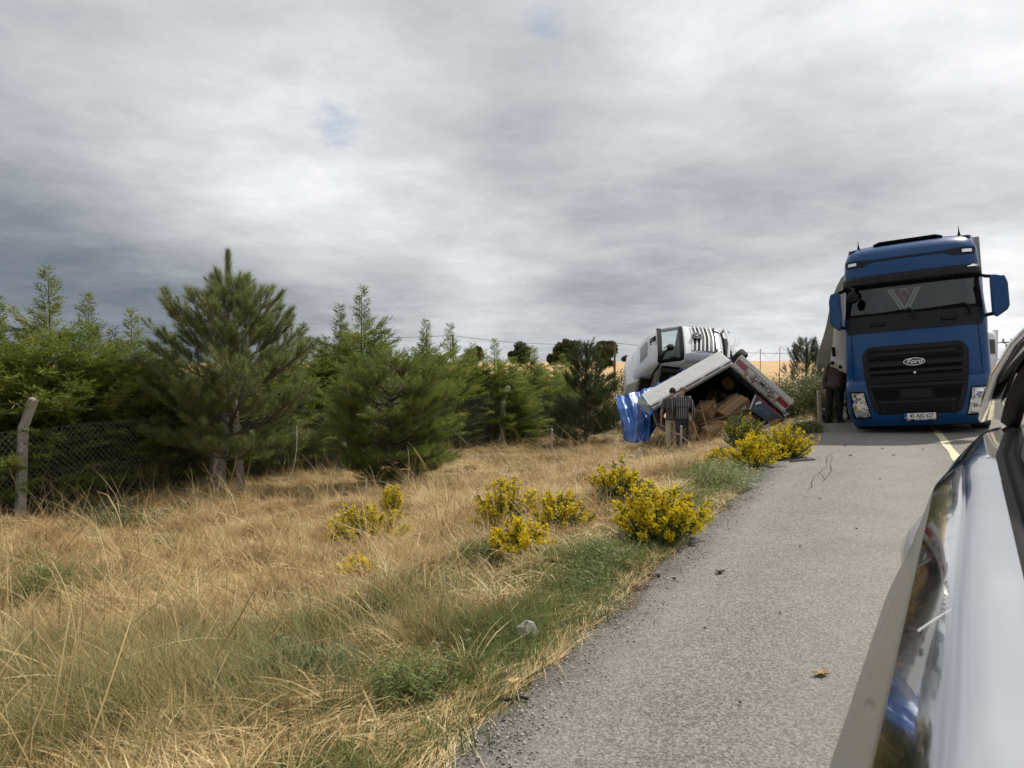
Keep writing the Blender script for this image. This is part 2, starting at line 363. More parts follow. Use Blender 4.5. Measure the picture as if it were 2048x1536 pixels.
def blades(rs,n,h,spread,lean,width,seg=4,curl=1.0,flat=0,grad=0,azr=None):
    """ribbons; returns V,F,tint"""
    k=seg; hh=rs.uniform(h[0],h[1],n); az=rs.uniform(0,2*np.pi,n) if azr is None else rs.normal(azr,.35,n)+np.pi*rs.randint(0,2,n); r=spread*np.sqrt(rs.uniform(0,1,n)); ba=rs.uniform(0,2*np.pi,n)
    base=np.stack([r*np.cos(ba),r*np.sin(ba),np.full(n,-.03)],1); d=np.stack([np.cos(az),np.sin(az),np.zeros(n)],1)
    ln=rs.uniform(lean[0],lean[1],n); w=width*rs.uniform(.6,1.3,n); sd=np.stack([-np.sin(az+rs.uniform(-1,1,n)),np.cos(az),np.zeros(n)],1)
    V=np.zeros((n,2*k+1,3)); 
    for i in range(k+1):
        s=i/k; out=hh*ln*(s**(1+curl)); up=hh*(s*(1-.35*ln*s)) if not flat else hh*.0+flat*np.sin(np.pi*min(s,.95))*hh+.01
        if flat: out=hh*s
        p=base+d*out[:,None]; p[:,2]+=up+ (0.03 if flat else 0)
        ww=(w*(1-.75*s))[:,None]*sd/2
        if i<k: V[:,2*i]=p-ww; V[:,2*i+1]=p+ww
        else: V[:,2*k]=p
    o=(np.arange(n)*(2*k+1))[:,None]
    q=np.concatenate([o+np.array([[2*i,2*i+1,2*i+3,2*i+2]]) for i in range(k-1)]); t=o+np.array([[2*k-2,2*k-1,2*k]])
    tint=np.repeat(rs.uniform(0,1,n),2*k+1)
    if grad: tint=np.clip(tint*.45+grad*np.tile(np.repeat(np.arange(k+1)/k,2)[:-1],n)*.8-.1,0,1)
    return V.reshape(-1,3),[q,t],tint
def src_obj(name,V,Fc,tint,m):
    me=mesh_np(name,V,Fc,tint); me.materials.append(m); return bpy.data.objects.new(name,me)
M_dry=leafmat('dry_straw',[(.0,(.12,.082,.036)),(.22,(.31,.215,.092)),(.45,(.53,.385,.175)),(.72,(.70,.545,.29)),(1,(.82,.71,.45))],.6,.3,.6,1.3,amp=1.5)
M_russet=leafmat('russet_grass',[(0,(.20,.115,.05)),(.4,(.38,.225,.10)),(.8,(.54,.35,.16)),(1,(.66,.47,.25))],.6,.3,.6,1.3,amp=1.4)
M_gold=leafmat('gold_green_grass',[(0,(.07,.10,.028)),(.42,(.15,.17,.055)),(.68,(.34,.27,.11)),(1,(.58,.42,.20))],.55,.3,.7,1.3)
M_green=leafmat('green_grass',[(0,(.065,.095,.024)),(.4,(.13,.175,.045)),(.75,(.215,.245,.075)),(1,(.36,.33,.14))],.5,.35,.7,1.5)
M_gray=leafmat('greygreen_herb',[(0,(.050,.072,.026)),(.5,(.115,.145,.058)),(1,(.22,.245,.11))],.6,.25,.5,2)
rs=np.random.RandomState(11)
def cat_(parts):
    Vs=[];Qs=[];Ts=[];ti=[];n=0
    for V,(q,t),tt in parts:
        Vs.append(V);Qs.append(q+n);Ts.append(t+n);ti.append(tt);n+=len(V)
    return np.concatenate(Vs),[np.concatenate(Qs),np.concatenate(Ts)],np.concatenate(ti)
S_dry=[src_obj('straw_tuft',*cat_([blades(rs,13,(.08,.30),.17,(.3,1.4),.0062),blades(rs,26,(.10,.33),.19,(0,0),.0064,flat=.13)]),M_dry) for _ in range(2)]
S_rus=[src_obj('russet_tuft',*cat_([blades(rs,30,(.06,.24),.16,(.1,.9),.0046),blades(rs,10,(.1,.3),.2,(0,0),.005,flat=.15)]),M_russet)]
S_tus=[src_obj('tussock',*cat_([blades(rs,60,(.18,.46),.10,(.5,1.5),.0062,seg=5),blades(rs,24,(.2,.5),.2,(0,0),.0066,flat=.2)]),M_dry),src_obj('tussock',*blades(rs,75,(.16,.42),.13,(.4,1.4),.0056,seg=5),M_russet)]
S_mat=[src_obj('matted_straw',*blades(rs,34,(.10,.38),.19,(0,0),.0072,flat=.11),M_dry)]
S_gold=[src_obj('gold_tuft',*blades(rs,60,(.17,.40),.11,(.25,.9),.0038,seg=5,grad=1),M_gold)]
S_green=[src_obj('green_tuft',*blades(rs,50,(.06,.20),.15,(.2,.9),.0046),M_green)]
S_stalk=[src_obj('tall_stalk',*blades(rs,5,(.5,1.05),.1,(.3,1.1),.0065,seg=7,curl=.8),M_dry)]
def herb(rs,n,h,leafl,leafw,spread):
    V=[];Q=[];t=[];c=0
    for i in range(n):
        b=np.array([rs.normal(0,spread),rs.normal(0,spread),0]); az=rs.uniform(0,6.28); ht=rs.uniform(.5,1)*h
        m=rs.randint(6,12)
        for j in range(m):
            s=(j+1)/m; p=b+np.array([math.cos(az)*.25*ht*s,math.sin(az)*.25*ht*s,ht*s]); a=rs.uniform(0,6.28); el=rs.uniform(-.2,.9); L=leafl*rs.uniform(.6,1.2); w=leafw*rs.uniform(.7,1.2)
            d=np.array([math.cos(a)*math.cos(el),math.sin(a)*math.cos(el),math.sin(el)]); sd=np.array([-math.sin(a),math.cos(a),rs.uniform(-.3,.3)])
            V+=[p,p+d*L*.5+sd*w,p+d*L+np.array([0,0,-.1*L]),p+d*L*.5-sd*w]; Q.append([c,c+1,c+2,c+3]); t+=[rs.uniform()]*4; c+=4
    return np.array(V),[np.array(Q)],np.array(t)
S_herb=[src_obj('herb_tuft',*herb(rs,22,.17,.055,.007,.10),M_gray)]
S_weed=[src_obj('weed_tuft',*herb(rs,20,.24,.045,.0045,.10),M_green)]
def clumpnoise(x,y,a,ph): return .5+.25*np.sin(a*x+ph)*np.cos(.8*a*y-ph)+.25*np.sin(1.9*a*y+.6*a*x+2*ph)
def sample(n,seed,ymin=2.0,ymax=34,tmin=0.02,tmax=13,power=1.0,keep=None):
    r=np.random.RandomState(seed); out=np.zeros((0,2))
    while len(out)<n:
        u=r.uniform(0,1,n*3); Y=np.exp(np.log(ymin)+(np.log(ymax)-np.log(ymin))*u**power); px=r.uniform(-160,1760,n*3); X=(px-1024)/F*Y
        t=EDGE-(RN[0]*X+RN[1]*Y); ok=(t>tmin)&(t<tmax)
        if keep is not None: ok&=r.uniform(0,1,n*3)<keep(X,Y,t)
        out=np.concatenate([out,np.stack([X,Y],1)[ok]])
    return out[:n],r
def do(name,srcs,n,seed,label,cat,scl=(.7,1.25),tilt=.18,lean=None,**kw):
    p,r=sample(n,seed,**kw); z=hground(p[:,0],p[:,1]); pts=np.concatenate([p,z[:,None]],1)
    rot=np.stack([r.normal(0,tilt,n),r.normal(0,tilt,n),r.uniform(0,6.28,n)],1)
    if lean is not None: rot=np.stack([r.normal(0,.1,n),np.abs(r.normal(lean,.15,n)),r.normal(-.2,.5,n)],1)
    s=r.uniform(scl[0],scl[1],n); sc=np.stack([s,s,s*r.uniform(.7,1.2,n)],1)
    for i,so in enumerate(srcs):
        k=np.arange(n)%len(srcs)==i; scatter(name,so,pts[k],rot[k],sc[k],label,cat)
SOILPX=[(600,1385,.22),(480,1410,.16),(700,1375,.16),(560,1500,.2),(80,1490,.2),(860,1440,.16),(500,1335,.26),(770,1258,.22),(690,1130,.18),(250,1400,.22),(1000,1150,.2),(330,1440,.25),(150,1300,.15),(880,1330,.15),(620,1240,.14),(400,1160,.15),(1120,1180,.12)]
SOIL=[(hit(x,y),r) for x,y,r in SOILPX]
def bare(X,Y):
    f=np.ones_like(X)
    for p,r in SOIL: f=f*(1-.97*np.exp(-(((X-p.x)**2+(Y-p.y)**2)/(3.2*r*r))))
    return f
patchy=lambda X,Y,a,ph: sstep(.42,.60,clumpnoise(X,Y,a,ph)+.18*np.sin(5.3*X+ph)*np.sin(4.7*Y-ph))
near_left=lambda X,Y,t: np.exp(-(((X+2.3)/1.5)**2+((Y-4.3)/.9)**2))
edge_green=lambda X,Y,t: np.clip(1.5-t/1.5,0,1)*np.clip(clumpnoise(X,Y,1.7,1.0)*1.9-.45,0,1)
do('dry_grass',S_dry,12000,21,'pale dry straw grass covering the roadside bank','grass',keep=lambda X,Y,t:np.clip((t-.5)/.8,0,1)*np.clip(patchy(X,Y,1.5,.3),.18,1)*(1-.75*near_left(X,Y,t))*bare(X,Y))
do('russet_grass',S_rus,9000,22,'reddish brown dead grass in patches on the bank','grass',keep=lambda X,Y,t:np.clip((t-.35)/.6,0,1)*np.clip(patchy(X,Y,1.2,2.2),.04,1)*(1-.7*near_left(X,Y,t))*bare(X,Y))
do('matted_straw',S_mat,10500,23,'flattened pale straw lying over the bank','grass',keep=lambda X,Y,t:np.clip((t-.25)/.5,0,1)*np.clip(patchy(X,Y,.9,5.0),.25,1)*(1-.6*near_left(X,Y,t))*bare(X,Y))
do('golden_grass',S_gold,1300,24,'leaning gold and green fine grass at the near left','grass',lean=.35,ymax=9,keep=lambda X,Y,t:near_left(X,Y,t)*(t>.5)+.03*(t>1.2))
do('green_grass',S_green,7500,25,'short green grass along the road edge','grass',keep=lambda X,Y,t:(edge_green(X,Y,t)*np.clip((t-.1)/.3,0,1)+.05+.35*patchy(X,Y,1.1,3.3)*(t>1)+.07)*bare(X,Y))
do('tussock_grass',S_tus,1100,29,'bigger arching tussocks of dead grass over the bank','grass',tilt=.12,scl=(.6,1.35),keep=lambda X,Y,t:(Y>5.2)*np.clip((t-.8)/1.0,0,1)*(1-.8*near_left(X,Y,t))*bare(X,Y))
do('tall_stalks',S_stalk,700,26,'long thin pale grass stalks arching over the bank','grass',tilt=.3,keep=lambda X,Y,t:np.clip((t-1)/1.5,0,1))
do('grey_herb',S_herb,300,27,'grey green leafy weeds scattered between dry grass','weeds',ymin=5.5,scl=(.5,.9),keep=lambda X,Y,t:np.clip(clumpnoise(X,Y,1.4,4.0)*3-1.9,0,1)+.02)
# straw swept along the asphalt edge
def edge_strip(name,src,n,seed,t0,t1,label,cat,sc,s0=1.5,s1=24,tilt=.08,rz=None):
    r=np.random.RandomState(seed); s=s0+(s1-s0)*r.uniform(0,1,n)**1.7; t=r.uniform(t0,t1,n); lat=EDGE-t
    X=RD[0]*s+RN[0]*lat; Y=RD[1]*s+RN[1]*lat; z=np.where(t>0,hground(X,Y),.05*(lat+.5)+.004)
    k=r.uniform(sc[0],sc[1],n); a=r.uniform(0,6.28,n) if rz is None else rz+r.normal(0,.35,n)
    scatter(name,src,np.stack([X,Y,z],1),np.stack([r.normal(0,tilt,n),r.normal(0,tilt,n),a],1),np.stack([k,k,k],1),label,cat)
sw=blades(np.random.RandomState(5),26,(.15,.5),.10,(0,0),.005,flat=.04,azr=math.atan2(RD[1],RD[0]))
edge_strip('swept_straw',src_obj('straw_sweep',*sw,M_dry),1000,31,.05,.38,'loose pale straw swept along the asphalt edge','straw',(.5,1.0),rz=0.0)
k=np.random.RandomState(6); nst=14; VV=[];QQ=[];c=0
for i in range(nst):
    p=np.array([k.uniform(-.12,.12),k.uniform(-.12,.12),.004]); s=k.uniform(.002,.0065); o=k.normal(0,.25,(8,3))
    cu=np.array([(-1,-1,-1),(1,-1,-1),(1,1,-1),(-1,1,-1),(-1,-1,1),(1,-1,1),(1,1,1),(-1,1,1)])*.8+o
    VV.append(p+cu*s*np.array([1,1,.7])); QQ.append(np.array([(3,2,1,0),(4,5,6,7),(0,1,5,4),(1,2,6,5),(2,3,7,6),(3,0,4,7)])+c); c+=8
M_grav=leafmat('gravel',[(0,(.16,.145,.12)),(.5,(.30,.28,.245)),(1,(.55,.52,.46))],.9,0,1,9)
S_grav=src_obj('gravel_patch',np.concatenate(VV),[np.concatenate(QQ)],np.repeat(k.uniform(0,1,nst),8),M_grav)
edge_strip('gravel',S_grav,800,32,-.22,.12,'loose grit and small stones at the broken asphalt edge','gravel',(.5,1.1))
# explicit leafy patches
def patch_pts(cx,cy,rx,ry,n,seed):
    r=np.random.RandomState(seed); out=[]
    for i in range(n):
        a=r.uniform(0,6.28); q=min(2.0,abs(r.normal(0,.75))); p=hit(cx+rx*q*math.cos(a),cy+ry*q*math.sin(a)); p.z=gz(p.x,p.y) if EDGE-(RN[0]*p.x+RN[1]*p.y)>0 else p.z; out.append(p)
    return np.array(out),r
for nm,src,cx,cy,rx,ry,n,sc,lab in (('thistle_patch',S_herb[0],600,1385,105,22,70,(.7,1.3),'grey green thistle leaves in a low strip at the near bank'),
    ('herb_patch',S_herb[0],215,1045,95,20,60,(1.0,1.6),'grey green herb patch beside the leaning concrete post'),
    ('herb_patch',S_herb[0],330,1100,90,16,16,(.7,1.0),'thin grey green herbs below the big pine'),
    ('weed_patch',S_weed[0],1185,1130,75,45,60,(.6,1.0),'green weeds with tiny yellow flowers between the yellow bushes'),
    ('weed_patch',S_weed[0],1430,965,60,25,60,(.9,1.4),'green weeds at the asphalt edge below the far yellow bushes'),
    ('weed_patch',S_green[0],950,1275,100,28,60,(1.0,1.5),'bright green grass patch beside the pale stone'),
    ('weed_patch',S_weed[0],100,1190,150,50,130,(.8,1.3),'green grey weeds in the dry grass at the left edge'),
    ('grass_patch',S_green[0],860,1205,130,30,70,(1.1,1.8),'green grass tuft in front of the leftmost yellow bush'),
    ('grass_patch',S_green[0],60,1440,120,80,150,(1.3,2.1),'green grass in the lower left corner'),
    ('grass_patch',S_green[0],1050,1230,110,42,50,(.7,1.3),'green grass near the asphalt edge above the pale stone'),
    ('grass_patch',S_green[0],1110,1160,80,42,55,(.8,1.4),'fine green grass left of the green weeds'),
    ('weed_patch',S_weed[0],960,1130,60,16,26,(.6,1.0),'dark green weeds at the foot of the middle yellow bushes'),
    ('weed_patch',S_herb[0],790,1190,60,14,14,(.7,1.1),'low grey green weeds below the leftmost yellow bush'),
    ('weed_patch',S_weed[0],830,1400,60,30,14,(.7,1.1),'green weeds close to the asphalt edge at the bottom'),
    ('weed_patch',S_weed[0],1290,1085,100,12,34,(.5,.8),'dark green undergrowth beneath the roadside yellow bush')):
    p,r=patch_pts(cx,cy,rx,ry,n,int(cx)); q=r.uniform(*sc,n)
    scatter(nm,src,p,np.stack([r.normal(0,.15,n),r.normal(0,.15,n),r.uniform(0,6.28,n)],1),np.stack([q,q,q],1),lab,'weeds')
# ---------------------------------------------------------------- fence
A=hit(40,1046); B=hit(1003,893); A=Vector((A.x,A.y,gz(A.x,A.y))); B=Vector((B.x,B.y,gz(B.x,B.y)))
fdir=Vector((B.x-A.x,B.y-A.y,0)); flen=fdir.length; fdir.normalize(); fnor=Vector((fdir.y,-fdir.x,0))   # towards the road
M_conc=mat('concrete_post',(.40,.375,.33),.9,var=.18,vscale=7,bump=.5,bscale=40,bdist=.006,dirt=((.16,.14,.11),5,1.6))
M_wire=mat('fence_wire',(.22,.22,.215),.55,metal=.6)
fence=empty('chain_link_fence',A,0,'old chain link fence on bent concrete posts before the hedge','fence')
def fpt(d,z=0.0,off=0.0):
    p=A+fdir*d+fnor*off; return Vector((p.x,p.y,gz(p.x,p.y)+z))-A
def post(d,lean=.05,brace=False,h=1.62):
    b=fpt(d); up=Vector((fdir.x*lean,fdir.y*lean,1)); w=.065
    m=MB(); rings=[]
    for z,o,s in ((-.25,0,1.1),(h,0,1.0),(h+.06,.03,.98),(h+.46,.15,.9)):
        c=b+up*z+(fnor*.75+fdir*.65)*o; 
        if z==h+.46: f2=(up*.55+fnor*.8); 
        rings.append([c+(fdir*x+fnor*y)*w*s+Vector((0,0,zz if z>h+.3 else 0)) for x,y,zz in ((-1,-1,.03),(1,-1,.03),(1,1,-.03),(-1,1,-.03))])
    vs=[q for r_ in rings for q in r_]; fs=[(3,2,1,0),(12,13,14,15)]+[(4*i+k,4*i+(k+1)%4,4*i+4+(k+1)%4,4*i+4+k) for i in range(3) for k in range(4)]
    m.add(vs,fs); o=m.build('post',M_conc,fence,bevel=.012)
    if brace:
        m=MB(); m.tube([b+fdir*.75+Vector((0,0,-.1)),b+fdir*.05+Vector((0,0,1.0))],.045,6); m.build('brace',M_conc,fence)
post(0,.05); post(-3.4,.0)
for d in (3.6,7.1): post(d,.02)
post(flen,.07,True,h=1.45); post(flen+5.2,0)
# chain link: two families of zig-zag wires as thin flat ribbons
def netting(d0,d1,z0,z1,p):
    V=[];Q=[];c=0;H=z1-z0
    for sgn in (1,-1):
        u=d0-H
        while u<d1+H:
            pts=[]
            n=10
            for i in range(n+1):
                s=i/n; d=u+sgn*H*s*.82 + (0 if sgn>0 else H*.82)
                if d<d0 or d>d1: continue
                pts.append(fpt(d,z0+H*s+.02*math.sin(d*1.1),.075+sgn*.003))
            for a,b in zip(pts[:-1],pts[1:]):
                t=(b-a).normalized(); w=fdir.cross(Vector((0,0,1))).cross(t).normalized()*.0026
                V+=[a-w,a+w,b+w,b-w]; Q.append((c,c+1,c+2,c+3)); c+=4
            u+=p
    return np.array(V),np.array(Q)
V,Q=netting(-4,flen+5.2,.02,1.56,.092)
net=link('netting',mesh_np('netting',V,Q),M_wire,fence)
m=MB()
for z,o in ((1.55,.08),(.8,.08),(.08,.08),(1.86,.17),(2.02,.25)):
    m.tube([fpt(d,z-.02*math.sin(d*1.7)**2,o) for d in np.arange(-4,flen+5.2,1.0)],.0028,4)
m.build('strand_wire',M_wire,fence)
# ---------------------------------------------------------------- conifers
def diamonds(P0,D,L,W,rs,droop=.0):
    """leaf quads: origins P0 (n,3), dirs D"""
    n=len(P0); rd=rs.normal(0,1,(n,3)); S=np.cross(D,rd); S/=np.linalg.norm(S,axis=1)[:,None]+1e-9
    W=np.broadcast_to(W,(n,))[:,None]; L=np.broadcast_to(L,(n,))[:,None]
    tip=P0+D*L; tip[:,2]-=droop*L[:,0]
    V=np.stack([P0,P0+D*L*.45+S*W,tip,P0+D*L*.45-S*W],1).reshape(-1,3); Q=np.arange(4*n).reshape(n,4); return V,Q
def needles(P0,D,L,W,rs):
    n=len(P0); rd=rs.normal(0,1,(n,3)); S=np.cross(D,rd); S/=np.linalg.norm(S,axis=1)[:,None]+1e-9; L=np.broadcast_to(L,(n,))[:,None]
    V=np.stack([P0-S*W,P0+S*W,P0+D*L],1).reshape(-1,3); return V,np.arange(3*n).reshape(n,3)
def norm(a): return a/(np.linalg.norm(a,axis=-1,keepdims=True)+1e-9)
M_bark=mat('bark',(.13,.10,.075),.95,var=.35,vscale=14,bump=.9,bscale=30,bdist=.02)
M_palebark=mat('pale_bark',(.30,.27,.23),.95,var=.35,vscale=18,bump=.9,bscale=26,bdist=.02)
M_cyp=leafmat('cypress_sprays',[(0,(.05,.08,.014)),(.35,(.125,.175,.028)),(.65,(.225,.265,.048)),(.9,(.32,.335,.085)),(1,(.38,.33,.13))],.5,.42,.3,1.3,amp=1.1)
M_pine=leafmat('pine_needles',[(0,(.075,.10,.035)),(.4,(.15,.19,.06)),(.75,(.26,.295,.105)),(1,(.38,.385,.17))],.42,.35,.2,1.8,spec=.5)
M_pine2=leafmat('fine_pine_needles',[(0,(.055,.09,.018)),(.4,(.13,.185,.032)),(.75,(.225,.28,.056)),(1,(.32,.35,.10))],.45,.4,.2,1.5,spec=.45)
M_pined=leafmat('dark_pine_needles',[(0,(.035,.055,.02)),(.5,(.07,.10,.034)),(1,(.13,.16,.06))],.5,.2,.2,1.8)
M_brownneedle=leafmat('old_needles',[(0,(.12,.06,.025)),(.5,(.22,.12,.05)),(1,(.30,.19,.09))],.7,.2,.2,3)
def cypress_mesh(seed,H=4.4,R0=1.30,nb=230,multi=0,thin=0.0):
    rs=np.random.RandomState(seed); V=[];Q=[];T=[];n0=0; tb=MB()
    tb.tube([(0,0,-.1),(.03*rs.normal(),.03*rs.normal(),H*.5),(.02,0,H-.05)],[.045,.025,.004],6)
    leaders=[(0,0,0,H)]+[(rs.uniform(-.35,.35),rs.uniform(-.35,.35),H*.45,H*rs.uniform(.8,.93)) for _ in range(multi)]
    for lx,ly,zb,zt in leaders:
        hb=zt-zb; N=int(nb*(hb/H)**1.2)
        for i in range(N):
            u=(i+rs.uniform())/N; u=u**1.12; z=zb+hb*u; f=z/zt
            rad=R0*min(1.0,(1-f)**.82*1.55) if f<.72 else R0*(.24*(1-f)/.28+.035)
            if zb>0: rad*=.55
            if f<.1: rad*=.85
            L=rad*rs.uniform(.62,1.18); az=rs.uniform(0,6.283); el=R(rs.uniform(8,38)+(22 if f>.72 else 0)-(14 if f<.3 else 0))
            d=np.array([math.cos(az)*math.cos(el),math.sin(az)*math.cos(el),math.sin(el)])
            side=np.array([-math.sin(az),math.cos(az),0]); b=np.array([lx,ly,z])
            nt_=max(4,int(L*30)); s=np.sort(rs.uniform(.12,1,nt_)); s[-1]=1
            pos=b+d*L*s[:,None]; pos[:,2]+=.10*L*s*s
            sg=np.where(np.arange(nt_)%2==0,1,-1)
            td=norm(d*rs.uniform(.55,1.0,(nt_,1))+side*(sg*rs.uniform(.25,.85,nt_))[:,None]+np.array([0,0,1])*rs.normal(.12,.16,(nt_,1)))
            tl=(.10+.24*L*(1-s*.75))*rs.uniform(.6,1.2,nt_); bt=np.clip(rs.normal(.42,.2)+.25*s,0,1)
            for k in range(nt_):
                m=max(3,int(tl[k]*44)); q=np.linspace(.05,1,m); p=pos[k]+td[k]*tl[k]*q[:,None]; p[:,2]-=.12*tl[k]*q*q
                ld=norm(td[k]+rs.normal(0,.42,(m,3))+np.array([0,0,.1]))
                v,f_=diamonds(p,ld,rs.uniform(.05,.10,m)*(1.0+.3*L),rs.uniform(.0055,.0095,m),rs,.1)
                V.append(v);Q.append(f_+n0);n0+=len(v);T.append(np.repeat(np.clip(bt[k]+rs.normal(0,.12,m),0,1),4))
    return mesh_np('cypress_crown',np.concatenate(V),[np.concatenate(Q)],np.concatenate(T)),tb
cyp=[]
for sd_,kw in ((1,{}),(2,dict(multi=1)),(3,dict(R0=1.4)),(4,dict(R0=1.2,multi=2))):
    me,tb=cypress_mesh(sd_,**kw); me.materials.append(M_cyp); cyp.append((me,tb))
hoff=1.0
def hedge_at(px,off=hoff):
    o=A-fnor*off; k=(px-1024)/F   # x=k*y on hedge line
    t=(k*o.y-o.x)/(fdir.x-k*fdir.y); p=o+fdir*t; return Vector((p.x,p.y,gz(p.x,p.y)))
trunk_me=[None]*4
def cypress(px,py,var,rz,label,off=hoff,sxy=1.0,name='cypress_tree'):
    p=hedge_at(px,off); top=P(px,py,p.y).z; h=top-p.z
    t=empty(name,p,rz,label,'tree','hedge conifers behind the chain link fence'); t.scale=(sxy*h/4.4*.5+sxy*.5,)*2+(h/4.4,)
    me,tb=cyp[var]; c=bpy.data.objects.new('crown',me); col.objects.link(c); c.parent=t
    if trunk_me[var] is None: o=tb.build('trunk',M_bark,t); trunk_me[var]=o.data
    else: o=bpy.data.objects.new('trunk',trunk_me[var]); col.objects.link(o); o.parent=t
    return t
HEDGE=[(-95,610,0,.3,'hedge conifer cut off by the left edge of the photo, lowest boughs only',1.2,1.1),
(-6,596,1,1.2,'hedge conifer half cut by the left edge of the photo',1.0,1.1),
(100,540,0,2.0,'tall narrow tipped hedge conifer above the leaning concrete fence post',1.0,1.05),
(176,592,2,.4,'second pointed hedge conifer right of the leaning concrete post',1.1,1.0),
(266,622,3,3.3,'lower hedge conifer just left of the big pine',1.0,1.05),
(345,668,1,4.1,'hedge conifer whose top brushes the left side of the big pine',.9,1.1),
(440,690,2,5.0,'hedge conifer hidden behind the middle of the big pine',1.0,1.1),
(530,660,0,.9,'hedge conifer behind the right boughs of the big pine',1.1,1.1),
(604,650,1,2.6,'slim hedge conifer between the big pine and the round bushy pine',1.0,1.0),
(680,612,3,1.1,'twin tipped hedge conifer left of the tallest spire',1.2,1.0),
(725,577,0,4.6,'tallest spire of the hedge, above the round bushy pine',1.0,1.05),
(765,648,2,3.6,'hedge conifer directly right of the tallest spire',1.0,1.0),
(852,642,1,.2,'pointed hedge conifer above the right half of the round bushy pine',1.0,1.0),
(900,650,0,5.5,'hedge conifer in front of the utility pole near the middle',1.0,1.0),
(946,690,2,1.9,'low hedge conifer before the leftmost distant oak',1.1,1.0),
(990,680,3,2.8,'hedge conifer with a thin spike left of the second distant oak',.55,1.05),
(1026,716,1,4.0,'short bright hedge conifer below the second distant oak',.25,1.1),
(1070,698,0,3.1,'short hedge conifer with a thin tip right of the second distant oak',1.0,.95),
(1112,728,2,.7,'low hedge conifer below the small distant oak',1.0,.95),
(1150,742,1,5.2,'last low hedge conifer behind the dark pine',1.0,.95)]
for px,py,v,rz,lab,off,s in HEDGE: cypress(px,py,v,rz,lab,off,s)
for i_,px_ in enumerate((-40,45,140,225,310,395,480,565,645,715,790,870,935,1000,1060,1125)):
    q_=hedge_at(px_,2.1); py_=768-F*0+0; yy_=720-(q_.z+3.0+.25*math.sin(i_*2.3)-CAMZ)/q_.y*F
    cypress(px_,yy_,i_%4,i_*1.7,'hedge conifer of the second row, showing only through gaps between the front ones',2.1,1.15)
def pine(name,p,H,label,seed,R0,M,levels,prof,nl=.12,nw=.0022,per=90,shoot=.26,trunks=1,group=None,inner=0.15,mb=M_bark,zlow=.12,dens=1.0,up=1.0,sub=7,lead=True):
    rs=np.random.RandomState(seed); t=empty(name,p,0,label,'tree',group); V=[];Fc=[];T=[];n0=0; V2=[];F2=[];T2=[];n2=0
    tb=MB(); bb=MB()
    for k in range(trunks):
        o=.0 if trunks==1 else (-.14 if k else .14)
        tb.tube([(o*1.6,0,-.15),(o,.02,H*.2),(o*.3,0,H*.55),(0,0,H*.85),(0,0,H-.05)],[.075*H/4,.066*H/4,.045*H/4,.02*H/4,.008],8)
    def shoot_(a,d,L,br=.5):
        nonlocal n0,n2
        d=norm(d); n=int(per*L/.26*dens); s=rs.uniform(.0,1,n)**.8; pos=a+d*L*s[:,None]
        rd=norm(np.cross(np.broadcast_to(d,(n,3)),rs.normal(0,1,(n,3)))); ang=rs.uniform(.65,1.35,n)*(1.12-.62*s)
        nd=norm(d*np.cos(ang)[:,None]+rd*np.sin(ang)[:,None]+np.array([0,0,.10]))
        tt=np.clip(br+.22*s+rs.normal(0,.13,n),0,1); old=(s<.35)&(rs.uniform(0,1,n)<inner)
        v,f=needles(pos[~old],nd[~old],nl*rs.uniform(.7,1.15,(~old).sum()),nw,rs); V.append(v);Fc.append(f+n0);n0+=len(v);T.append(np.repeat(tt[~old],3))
        if old.any():
            v,f=needles(pos[old],nd[old],nl*.9,nw,rs); V2.append(v);F2.append(f+n2);n2+=len(v);T2.append(np.repeat(rs.uniform(0,1,old.sum()),3))
        bb.tube([a,a+d*L*.9],[.006,.003],4,cap=False)
    for u in levels:
        z=H*u; rad=R0*prof(u); nb=rs.randint(5,8) if u<.85 else 4
        a0=rs.uniform(0,6.28)
        for k in range(nb):
            az=a0+6.283*k/nb+rs.normal(0,.25); L=max(.15,rad*rs.uniform(.72,1.15)); el=R((-4+56*u)*up+rs.normal(0,8))
            d=np.array([math.cos(az)*math.cos(el),math.sin(az)*math.cos(el),math.sin(el)]); b=np.array([0,0,z+rs.normal(0,.03)])
            curve=lambda s: b+d*L*s+np.array([0,0,.22*L*s*s*up])
            bb.tube([curve(0),curve(.5),curve(1.0)],[.018*L/1.2+.004,.012*L/1.2+.003,.004],5,cap=False)
            e=norm(curve(1.0)-curve(.85)); shoot_(curve(.93),norm(e+np.array([0,0,.45*up])),shoot*rs.uniform(.8,1.3),rs.normal(.5,.12))
            ns=int(sub*L/1.0)+1
            for j in range(ns):
                s=rs.uniform(.22,.97); q=curve(s); sd_=rs.choice([-1,1]); side=np.array([-math.sin(az),math.cos(az),0])*sd_
                l2=(.14+.34*L*(1-s))*rs.uniform(.5,1.2); dd=norm(d*.7+side*rs.uniform(.35,1)+np.array([0,0,rs.uniform(.0,.55)*up]))
                q2=q+dd*l2; bb.tube([q,q2],[.007,.004],4,cap=False)
                shoot_(q2,norm(dd+np.array([0,0,rs.uniform(.15,.9)*up])),shoot*rs.uniform(.7,1.15),rs.normal(.45,.13))
                if l2>.28: shoot_(q+dd*l2*.5,norm(dd-side*.9+np.array([0,0,.5*up])),shoot*rs.uniform(.6,1.0),rs.normal(.4,.13))
    for q_ in range(5 if lead else 1): shoot_(np.array([0,0,H-.62-.02*q_]),np.array([.0,0,1.0]),.6,.62)
    if lead:
        for q_ in range(3): shoot_(np.array([0,0,H-1.1]),np.array([.0,0,1.0]),.55,.6)
    tb.build('trunk',mb,t,smooth=True); bb.build('branches',M_bark,t)
    link('crown',mesh_np('pine_crown',np.concatenate(V),[np.concatenate(Fc)],np.concatenate(T)),M,t)
